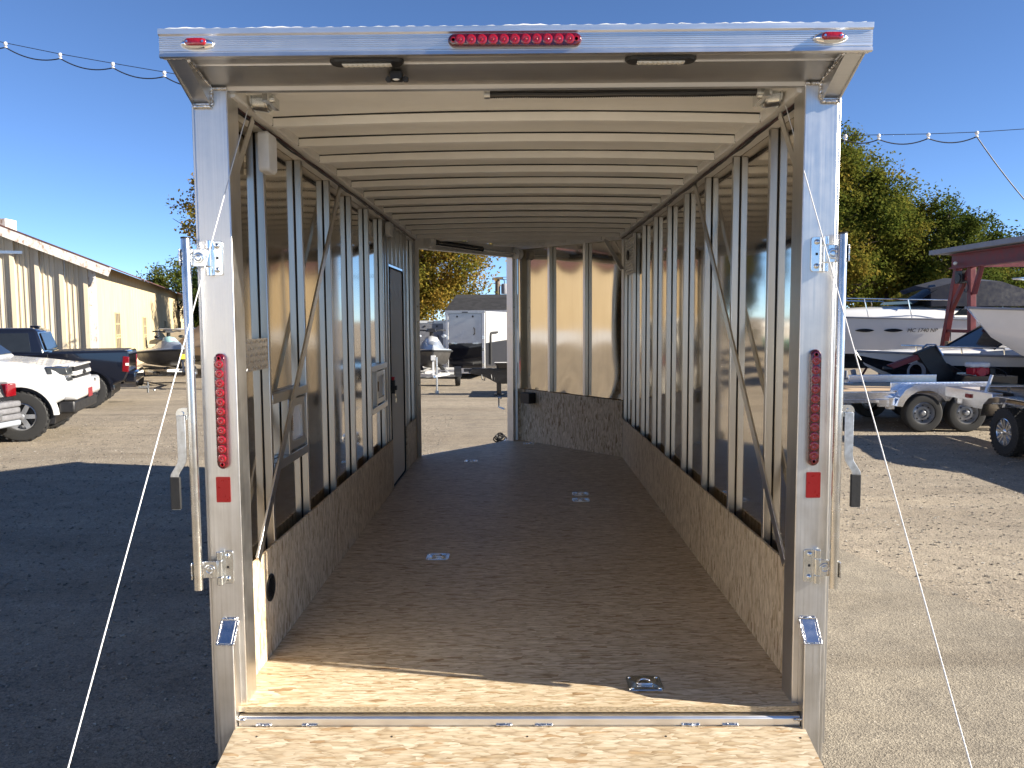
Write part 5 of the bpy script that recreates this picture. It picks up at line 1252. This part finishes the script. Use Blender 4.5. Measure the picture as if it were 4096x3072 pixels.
def tandem(s_):
    mb = MB(); x0, x1 = .10, 1.86
    top = [(.10, .46), (.14, .60), (.24, .74), (.38, .815), (.50, .83), (1.42, .83), (1.54, .815), (1.70, .74), (1.82, .60), (1.86, .46)]
    inn = [(.14, .46)] + [(.585 + .405*math.cos(a), .33 + .405*math.sin(a)) for a in np.linspace(math.pi-.3, .55, 12)] + [(.96, .56)] + [(1.335 + .405*math.cos(a), .33 + .405*math.sin(a)) for a in np.linspace(math.pi-.55, .3, 12)] + [(1.82, .46)]
    yo = s_*1.19
    mb.loft([[(x_, yo, z_), (x_, s_*.93, z_), (x_, s_*.93, z_+.006), (x_, yo+s_*.004, z_+.006)] for x_, z_ in top])
    poly = top + inn[::-1]; n_ = len(poly)
    mb.add([(x_, yo, z_) for x_, z_ in poly] + [(x_, yo+s_*.004, z_) for x_, z_ in poly], [tuple(range(n_)), tuple(range(2*n_-1, n_-1, -1))] + [(i, (i+1) % n_, (i+1) % n_ + n_, i + n_) for i in range(n_)])
    fo_ = mb.build('fender', 'bright_aluminium', ST)
    dm = MB()
    for i in range(34):
        x_ = .45 + i*.031
        for j in range(8):
            z_ = .60 + j*.030
            if any(math.hypot(x_-c_, z_-.33) < .43 for c_ in (.585, 1.335)) or z_ > .815: continue
            a = .8 if (i+j) % 2 else -.8; q = Vector((.012*math.cos(a), 0, .012*math.sin(a))); r_ = Vector((-q.z, 0, q.x))*.35; p = Vector((x_, yo+s_*.0045, z_))
            dm.add([p-q, p+r_, p+q, p-r_, p+Vector((0, s_*.004, 0))], [(0,1,4),(1,2,4),(2,3,4),(3,0,4)])
    for i in range(56):
        x_ = .16 + i*.030
        zt = np.interp(x_, [p_[0] for p_ in top], [p_[1] for p_ in top]) + .0065
        for j in range(7):
            y_ = s_*(.97 + j*.033); a = .8 if (i+j) % 2 else -.8; q = Vector((.012*math.cos(a), .012*math.sin(a), 0)); r_ = Vector((-q.y, q.x, 0))*.35; p = Vector((x_, y_, zt))
            dm.add([p-q, p+r_, p+q, p-r_, p+Vector((0, 0, .005))], [(0,1,4),(1,2,4),(2,3,4),(3,0,4)])
    dm = dm.build('tread_pattern', 'bright_aluminium', fo_); dm['kind'] = 'stuff'
tandem(-1); tandem(1)
for s_ in (-1, 1): MB().box(.10, 1.84, min(s_*.9, s_*.925), max(s_*.9, s_*.925), .70, .86).build('wheel_well_wall', 'bright_aluminium', ST, .06, 3)
rp = MB(); rp.box(-.15, .02, -1.06, -.98, .44, .56); rp.box(.0, .10, -1.10, -.96, .40, .60); rp.build('stake_pocket', 'bright_aluminium', ST)
wh = thing('winch_mast', 'black steel winch mast with red guard and coiled cable beyond the silver fender', 'winch', (8.50, 16.55, 0), 0.0); wh.scale = (1.15, 1.0, .80)
MB().hexa([(-.06, -.12, .78), (.34, -.12, .78), (.34, .12, .78), (-.06, .12, .78)], [(-.44, -.10, 1.58), (-.12, -.10, 1.76), (-.12, .10, 1.76), (-.44, .10, 1.58)]).build('mast', 'black_plastic', wh, .01)
MB().hexa([(.45, -.08, .80), (.85, -.08, .74), (.85, .08, .74), (.45, .08, .80)], [(.02, -.08, 1.30), (.12, -.08, 1.32), (.12, .08, 1.32), (.02, .08, 1.30)]).build('brace_plate', 'black_plastic', wh, .01)
MB().hexa([(-.90, -.07, 1.28), (-.82, -.07, 1.18), (-.82, .07, 1.18), (-.90, .07, 1.28)], [(-.30, -.08, 1.60), (-.26, -.08, 1.48), (-.26, .08, 1.48), (-.30, .08, 1.60)]).build('guard', 'red_paint', wh, .01)
MB().box(-.98, -.80, -.05, .05, 1.17, 1.23).build('hook', 'black_plastic', wh, .01)
cw = MB()
for k_ in range(4): cw.tube([(-.46 + (.12+.012*k_)*math.cos(a), -.13 - .01*k_, 1.12 + (.19 + .015*k_)*math.sin(a)) for a in np.linspace(0, 6.283, 20)], .010, 5)
cw.build('cable_coil', 'grey_plastic', wh, smooth=60)
MB().tube([(-.36, -.12, 1.70), (-.28, -.13, 1.80), (-.14, -.13, 1.80), (.0, -.13, 1.52)], .02, 6).build('handle', 'chrome', wh, smooth=60)
MB().box(.22, .62, -.22, -.20, .82, 1.10).build('tread_panel', 'bright_aluminium', wh)
f_ = MB(); f_.box(-.3, 1.2, -.5, .5, .62, .76); f_.box(-.2, -.1, -.4, .4, 0, .62); f_.box(1.0, 1.1, -.4, .4, 0, .62); f_.build('base', 'black_paint', wh)
en = thing('petrol_engine', 'small red and white petrol engine on a black stand by the speedboat', 'engine', (8.95, 15.95, 0), 0.0)
MB().box(-.16, .16, -.14, .14, .86, 1.0).build('crankcase', 'engine_red', en, .03, 3)
MB().lathe([(.10, 0), (.10, .04), (.08, .06), (.0005, .06)], (-.02, -.14, .92), (0,-1,0), 20).build('fan_cover', 'engine_red', en, smooth=40)
MB().box(-.20, .18, -.13, .13, 1.005, 1.10).build('fuel_tank', 'white_plastic', en, .03, 3)
MB().box(.18, .30, -.10, .10, .86, 1.02).build('air_filter', 'black_plastic', en, .02)
MB().tube([(.2, -.1, 1.0), (.35, -.12, .98), (.48, -.1, .90), (.55, -.05, .75)], .012, 6).build('hose', 'black_plastic', en, smooth=60)
f_ = MB(); f_.box(-.3, .6, -.3, .3, .70, .85); f_.box(-.28, -.20, -.28, .28, 0, .70); f_.box(.5, .58, -.28, .28, 0, .70); f_.build('stand', 'black_paint', en)

# ------------------------------------------------------------------ second silver trailer at the right edge
S2T = thing('utility_trailer', 'silver utility trailer at the right edge with one spoked wheel showing', 'trailer', (7.95, 10.6, 0), 0.0)
for y_ in (1.03, .22):
    for s_ in (-1, 1): wheel(S2T, (s_*.93, y_, .345), (s_, 0, 0), .345, .21, .20, 'spoke12', 'alloy', lugs=34)
fr = MB()
for s_ in (-1, 1): fr.box(s_*.72-.04, s_*.72+.04, -2.4, 2.75, .56, .72)
for y_ in np.arange(-2.3, 2.7, .55): fr.box(-.70, .70, y_, y_+.06, .58, .68)
fr.box(-.80, .80, 2.70, 2.78, .58, .86); fr.box(-.96, -.80, 1.45, 2.78, .70, .86); fr.build('frame', 'bright_aluminium', S2T, .004)
MB().box(-.66, .66, -2.35, 2.6, .722, .76).build('deck', 'deck_wood' if 'deck_wood' in MAT else 'brown_wood', S2T)
MB().ext([(-.55, .76), (2.2, .76), (2.2, .90), (.4, 1.06)], 'x', -.72, -.68).build('side_board', 'black_paint', S2T)
for s_ in (-1, 1):
    top = [(-.30, .52), (-.22, .70), (-.05, .80), (.15, .84), (1.15, .84), (1.35, .80), (1.48, .70), (1.55, .52)]
    MB().loft([[(s_*.78, y_, z_), (s_*1.07, y_, z_), (s_*1.07, y_, z_+.006), (s_*.78, y_, z_+.006)] for y_, z_ in top]).build('fender', 'bright_aluminium', S2T)
MB().box(-.985, -.962, 2.0, 2.14, .74, .80).build('side_marker', 'reflector_red', S2T)
MB().bar((-.9, 1.72, .86), (-.82, 1.72, 1.12), .06, .02).build('stake', 'bright_aluminium', S2T)

# ------------------------------------------------------------------ beyond the nose doorway
def cargo_trailer(name, label, loc, rz, w_, L_, z0, z1, split, wall, low, door_mat, low_mat):
    t_ = thing(name, label, 'trailer', loc, rz)            # rear face at y=0 looking -y, body towards +y
    MB().box(-w_/2, w_/2, .03, L_, z0 + (split-z0)*1.0, z1).build('body', wall, t_, .02)
    MB().box(-w_/2-.004, w_/2+.004, .028, L_+.004, z0, split).build('lower_skirt', low, t_, .01)
    for s_ in (-1, 1):
        MB().box(s_*(w_/2-.05)-.05, s_*(w_/2-.05)+.05, -.01, .029, z0-.03, z1-.01).build('rear_post', 'white_plastic' if door_mat != 'black_paint' else 'white_paint', t_, .01)
        for zz in (z0+.25, z0+.75, z0+1.15):
            if zz < z1-.2: MB().box(s_*(w_/2-.06)-.03, s_*(w_/2-.06)+.03, -.03, -.012, zz-.05, zz+.05).build('hinge', 'zinc', t_)
        wheel(t_, (s_*(w_/2-.12), L_*.55, .29), (s_, 0, 0), .29, .18, .17)
    MB().box(-w_/2, w_/2, -.012, .029, z1-.06, z1+.02).build('header', 'white_paint', t_)
    MB().box(-w_/2, w_/2, -.02, .029, z0-.05, z0+.12).build('rear_sill', 'rail_white', t_)
    MB().box(-w_/2+.11, w_/2-.11, -.004, .029, split, z1-.09).build('upper_door', door_mat, t_, .006)
    MB().box(-w_/2+.11, w_/2-.11, -.005, .029, z0+.13, split-.004).build('ramp_door', low_mat, t_, .006)
    MB().tube([(w_*.22, -.01, split+.52), (w_*.25, -.045, split+.46), (w_*.25, -.045, split+.34), (w_*.22, -.01, split+.28)], .018, 6).build('grab_handle', 'black_plastic', t_)
    for u in (-.2, .2): MB().lathe([(.035, 0), (.03, .02), (.0005, .022)], (u*w_, -.004, z1-.17), (0,-1,0), 12).build('door_stop', 'black_plastic', t_)
    for s_ in (-1, 1): MB().box(s_*w_*.27-.10, s_*w_*.27+.10, -.03, -.006, split-.02, split+.03).build('latch', 'zinc', t_)
    MB().box(-.10, .10, -.016, -.012, z1-.045, z1-.015).build('clearance_lamp', 'black_plastic', t_)
    return t_
t_ = cargo_trailer('cargo_trailer', 'white cargo trailer with black lower ramp door seen through the nose doorway', (-1.82, 27.0, 0), R(-10), 1.34, 4.2, .24, 2.25, 1.19, 'white_paint', 'black_paint', 'white_paint', 'navy_black_paint')
MB().box(.62, .68, .026, .10, .2, 2.26).build('corner_trim', 'black_plastic', t_)
sdh = MB(); sdh.tube([(.70, .75, .45), (.70, .75, 1.40), (.70, .80, 1.50), (.70, .95, 1.52), (.70, 1.9, 1.52)], .04, 8); sdh.build('door_outline', 'black_rubber', t_)
cargo_trailer('cargo_trailer', 'small white cargo trailer with dark door behind the white jet ski', (-2.98, 27.2, 0), R(3), 1.02, 2.6, .30, 1.93, .95, 'white_paint', 'white_paint', 'grey_plastic', 'grey_plastic')
cargo_trailer('cargo_trailer', 'large white cargo trailer added unseen behind the viewpoint to bounce sunlight, mirrored in the left post', (-5.9, -13.0, 0), R(28), 2.5, 10.5, .40, 3.7, 1.3, 'gelcoat_white', 'gelcoat_white', 'gelcoat_white', 'gelcoat_white')  # added out of view, sunlit side turned to bounce light into the rear opening
SH = thing('storage_shed', 'shed with a dark shingled roof rising behind the white cargo trailer', 'shed', (-.1, 33.5, 0), 0.0)
MB().box(-2.7, 2.9, .3, 4.7, 0, 2.32).build('wall', 'grey_plastic', SH)
rf_ = MB(); rf_.hexa([(-2.98, .0, 2.30), (3.2, .0, 2.30), (2.9, 1.3, 2.83), (-2.70, 1.3, 2.83)], [(-2.98, .0, 2.36), (3.2, .0, 2.36), (2.9, 1.3, 2.89), (-2.70, 1.3, 2.89)])
rf_.hexa([(-2.70, 1.3, 2.83), (2.9, 1.3, 2.83), (2.9, 2.5, 3.0), (-2.70, 2.5, 3.0)], [(-2.70, 1.3, 2.89), (2.9, 1.3, 2.89), (2.9, 2.5, 3.06), (-2.70, 2.5, 3.06)])
rf_.hexa([(-2.70, 2.5, 3.0), (2.9, 2.5, 3.0), (3.2, 5.0, 2.30), (-2.98, 5.0, 2.30)], [(-2.70, 2.5, 3.06), (2.9, 2.5, 3.06), (3.2, 5.0, 2.36), (-2.98, 5.0, 2.36)])
rf_.build('roof', 'shingles', SH)
MB().box(-2.98, 3.2, -.04, .0, 2.27, 2.35).build('gutter', 'grey_fascia', SH)
MB().box(-1.2, .2, .27, .299, .1, 2.0).build('door', 'white_paint', SH)
TG = thing('equipment_trailer', 'black trailer tongue with landing jack standing beyond the nose doorway', 'trailer', (-.56, 21.3, 0), 0.0)
MB().ext([(-.80, .60), (-.70, .72), (.70, .70), (2.5, .70), (2.5, .40), (.1, .30), (-.05, .32), (-.35, .48)], 'y', -.09, .09).build('tongue_beam', 'black_paint', TG, .01)
MB().box(-.92, -.70, -.07, .07, .62, .70).build('coupler', 'black_plastic', TG, .015)
jk = MB(); jk.box(-.06, .06, -.06, .06, .03, .80); jk.box(-.12, .12, -.12, .12, 0, .03); jk.build('landing_jack', 'black_paint', TG)
MB().hexa([(.02, -.16, .70), (.9, -.16, .70), (.9, .16, .70), (.02, .16, .70)], [(-.12, -.22, .86), (.9, -.22, .86), (.9, .22, .86), (-.12, .22, .86)]).build('tool_box', 'black_paint', TG, .01)
for u in (-.45, -.2): MB().tube([(u, -.1, .55), (u+.02, -.12, .42), (u+.08, -.12, .40), (u+.09, -.1, .48)], .018, 6).build('chain_hook', 'black_plastic', TG, smooth=60)
f_ = MB().box(.9, 6.0, -.9, .9, .58, .80); f_.build('deck_frame', 'black_paint', TG)
for xx in (3.2, 4.0):
    for s_ in (-1, 1): wheel(TG, (xx, s_*1.0, .36), (0, s_, 0), .36, .22, .22)

# ------------------------------------------------------------------ utility pole and festoon cable
UP = thing('utility_pole', 'wooden utility pole with grey transformer beyond the doorway', 'utility pole', (-1.50, 55.0, 0), 0.0)
MB().tube([(0, 0, 0), (.02, 0, 4.75)], [.22, .17], 10).build('pole', 'pole_wood', UP, smooth=60)
MB().bar((-.35, -.2, 4.62), (.4, -.2, 4.70), .12, .12).build('crossarm', 'pole_wood', UP)
MB().lathe([(.05, 0), (.23, .02), (.23, .62), (.18, .70), (.0005, .72)], (.48, 0, 3.62), (0,0,1), 16).build('transformer', 'grey_fascia', UP, smooth=40)
MB().tube([(.48, 0, 4.34), (.46, 0, 4.55), (.2, 0, 4.72)], .03, 5).build('lead', 'wire_black', UP)
for z_ in (4.75, 4.6): MB().tube([(0, 0, z_), (12, 4, z_+.35), (30, 10, z_+1.0)], .018, 4).build('line_wire', 'wire_black', UP)

FC = thing('festoon_cable', 'thin overhead steel wire carrying a looped black cable on white clips', 'cable', (0, 15, 0), world=True)
Wp = [(-24, 10.5), (-16, 8.45), (-9.244, 6.955), (-8.264, 6.752), (-7.316, 6.581), (-6.391, 6.419), (-4.5, 6.07), (-2, 5.70), (1, 5.38), (4, 5.215), (5.877, 5.199), (6.475, 5.206), (7.362, 5.215), (8.23, 5.24), (9.1, 5.29), (14, 5.75), (20, 6.7), (26, 8.0)]
MB().tube([(x_, 15, z_+.06) for x_, z_ in Wp], .006, 4).build('support_wire', 'wire_black', FC)
clips = [(x_, np.interp(x_, [p_[0] for p_ in Wp], [p_[1] for p_ in Wp])) for x_ in (-12.1, -11.15, -10.2, -9.244, -8.264, -7.316, -6.391, -5.45, -4.5, -3.5, -2.5, -1.5, -.5, .5, 1.5, 2.5, 3.5, 4.6, 5.29, 5.877, 6.475, 7.362, 8.23)]
for i, (x_, z_) in enumerate(clips):
    cl = MB(); cl.ball((x_, 15, z_+.045), .037, 8, 5, (1, .8, 1)); cl.ball((x_, 15, z_-.015), .026, 8, 5, (1.3, .8, .6)); cl.build('cable_clip', 'insulator', FC, smooth=50)
    if i:
        xa, za = clips[i-1]; sag = .10*(x_-xa)/.95 + .0
        MB().tube([(xa + (x_-xa)*k_/12, 15, za + (z_-za)*k_/12 - .02 - 4*sag*(k_/12)*(1-k_/12)) for k_ in range(13)], .011, 5).build('looped_cable', 'wire_black', FC, smooth=60)
xa, za = clips[-1]
MB().tube([(xa + .95*k_/14*1.6, 15, za - .02 - 2.1*(k_/14) + .35*(k_/14)**2) for k_ in range(15)], .011, 5).build('looped_cable', 'wire_black', FC, smooth=60)
for xx, zz in ((-24, 10.5), (26, 8.0)): MB().tube([(xx, 15, 0), (xx, 15, zz+.4)], [.16, .11], 8).build('cable_post', 'pole_wood', FC)

# ------------------------------------------------------------------ trees
def tree(name, label, loc, H, crown_r, crown_z0, mat, nleaf, leaf_s, seed, trunks=1, group=None, lobes=34, gap=.0, squash=1.0, barkm='bark', plume=0.0, asp=1.0):
    rn = np.random.default_rng(seed); t_ = thing(name, label, 'tree', loc, 0.0, group)
    tr = MB(); cz = (crown_z0 + H)/2; rz_ = (H - crown_z0)/2
    C_ = []
    while len(C_) < lobes:
        p = rn.uniform(-1, 1, 3)
        r = np.linalg.norm(p)
        if r > 1 or r < .42 + gap: continue
        wv = crown_r*(1 - .22*max(0, p[2]))
        C_.append((p[0]*wv*asp, p[1]*wv, cz + p[2]*rz_*squash))
    for k_ in range(trunks):
        a = 2*math.pi*k_/max(1, trunks) + .4; off = 0 if trunks == 1 else crown_r*.10
        bx_, by_ = off*math.cos(a), off*math.sin(a); tx, ty = bx_*3.2, by_*3.2; th_ = H*.78
        tr.tube([(bx_ + (tx-bx_)*i/8 + rn.normal(0, .05), by_ + (ty-by_)*i/8 + rn.normal(0, .05), th_*i/8) for i in range(9)], [H*.024*(1-.11*i)*(1.0 if trunks == 1 else .72) for i in range(9)], 8)
        sub = C_[k_::trunks]
        for c_ in sub:
            f_ = np.clip((c_[2]-crown_z0*.3)/(H*1.25), .22, .85); p0 = Vector((bx_ + (tx-bx_)*f_, by_ + (ty-by_)*f_, th_*f_)); p1 = Vector(c_)
            mid = p0.lerp(p1, .55) + Vector((0, 0, -.06*(p1-p0).length))
            tr.tube([p0, p0.lerp(mid, .5) + Vector(tuple(rn.normal(0, .06, 3))), mid, p1], [H*.0085, H*.0065, H*.0045, H*.0015], 5)
            for q in range(3):
                e_ = p1 + Vector(tuple(rn.normal(0, crown_r*.14, 3))); tr.tube([mid.lerp(p1, .4+.2*q), e_], [H*.003, H*.001], 4)
    tr.build('trunk', barkm, t_, smooth=60)
    # leaves: small tilted quads in clumps
    C_ = np.array(C_); per = np.full(len(C_), nleaf//len(C_))
    P = []
    for c_ in C_:
        m_ = int(nleaf/len(C_)*rn.uniform(.55, 1.45)); sg = crown_r*rn.uniform(.11, .19)
        sub = rn.normal(0, 1, (6, 3))*sg*.85
        q = sub[rn.integers(0, 6, m_)] + rn.normal(0, 1, (m_, 3))*sg*np.array([.55, .55, .42])
        if plume > 0:
            up_ = rn.random(m_) < .25; q[up_, 2] += np.abs(rn.normal(0, plume, up_.sum())); q[up_, 0] *= .45; q[up_, 1] *= .45
        P.append(c_ + q)
    P = np.concatenate(P); n_ = len(P)
    nrm_ = rn.normal(0, 1, (n_, 3)); nrm_[:, 2] = np.abs(nrm_[:, 2]) + .25; nrm_ /= np.linalg.norm(nrm_, axis=1)[:, None]
    a_ = np.cross(nrm_, rn.normal(0, 1, (n_, 3))); a_ /= np.linalg.norm(a_, axis=1)[:, None]; b_ = np.cross(nrm_, a_)
    s_ = leaf_s*rn.uniform(.6, 1.35, n_)[:, None]
    V = np.stack([P - a_*s_, P - b_*s_*.55 + nrm_*s_*.12, P + a_*s_, P + b_*s_*.55 + nrm_*s_*.12], 1).reshape(-1, 3)
    lo, hi = V.min(0), V.max(0); c0 = (lo+hi)/2
    me = bpy.data.meshes.new('crown'); me.vertices.add(len(V)); me.vertices.foreach_set('co', (V-c0).ravel())
    me.loops.add(4*n_); me.loops.foreach_set('vertex_index', np.arange(4*n_).astype(np.int32)); me.polygons.add(n_); me.polygons.foreach_set('loop_start', (4*np.arange(n_)).astype(np.int32))
    me.update(calc_edges=True); me.materials.append(MAT[mat])
    o = bpy.data.objects.new('crown', me); COL.objects.link(o); o.parent = t_; o.location = c0; AUTH[o] = Vector(c0)
    return t_
G = 'trees around the yard'
tree('maple_tree', 'golden autumn maple framed by the doorway in the trailer nose', (-6.5, 46, 0), 12.0, 4.8, 1.0, 'leaf_autumn', 105000, .09, 11, 3, G, 96)
tree('maple_tree', 'yellowing maple peeking out left of the trailer corner post', (-7.45, 23.2, 0), 6.3, 1.75, 3.6, 'leaf_autumn', 14000, .055, 12, 1, G, 30)
tree('lime_tree', 'tall yellow-green tree right behind the right corner post', (13.6, 37, 0), 9.3, 3.4, 2.0, 'leaf_turning', 76000, .075, 13, 2, G, 80, plume=.25)
tree('lime_tree', 'tall tree with browning top between the corner post and the boat lift', (16.5, 38.5, 0), 8.7, 3.0, 1.8, 'leaf_turning', 52000, .075, 14, 3, G, 74, plume=.25)
tree('lime_tree', 'green spreading tree behind the boat lift, lower than its neighbours', (19.3, 37.5, 0), 7.0, 2.5, 1.8, 'leaf_green', 36000, .075, 15, 2, G, 60, plume=.2)
tree('dark_tree', 'dark green tree above the roofed beam of the boat lift', (32.2, 54, 0), 7.0, 4.4, .8, 'leaf_dark', 26000, .11, 16, 1, G, 46)
tree('young_tree', 'small yellow-green tree behind the large white motor boat', (29.5, 48, 0), 4.6, 2.7, .5, 'leaf_turning', 18000, .09, 17, 1, G, 40)
tree('ash_tree', 'dark green tree standing past the far end of the cream building', (-27.2, 68, 0), 6.6, 3.8, .4, 'leaf_green', 26000, .11, 18, 1, G, 50, plume=.2)
tree('ash_tree', 'dark green bushy tree left of the corner post, above the green-striped boat', (-21.2, 58, 0), 5.6, 2.9, .3, 'leaf_dark', 16000, .11, 19, 1, G, 40)
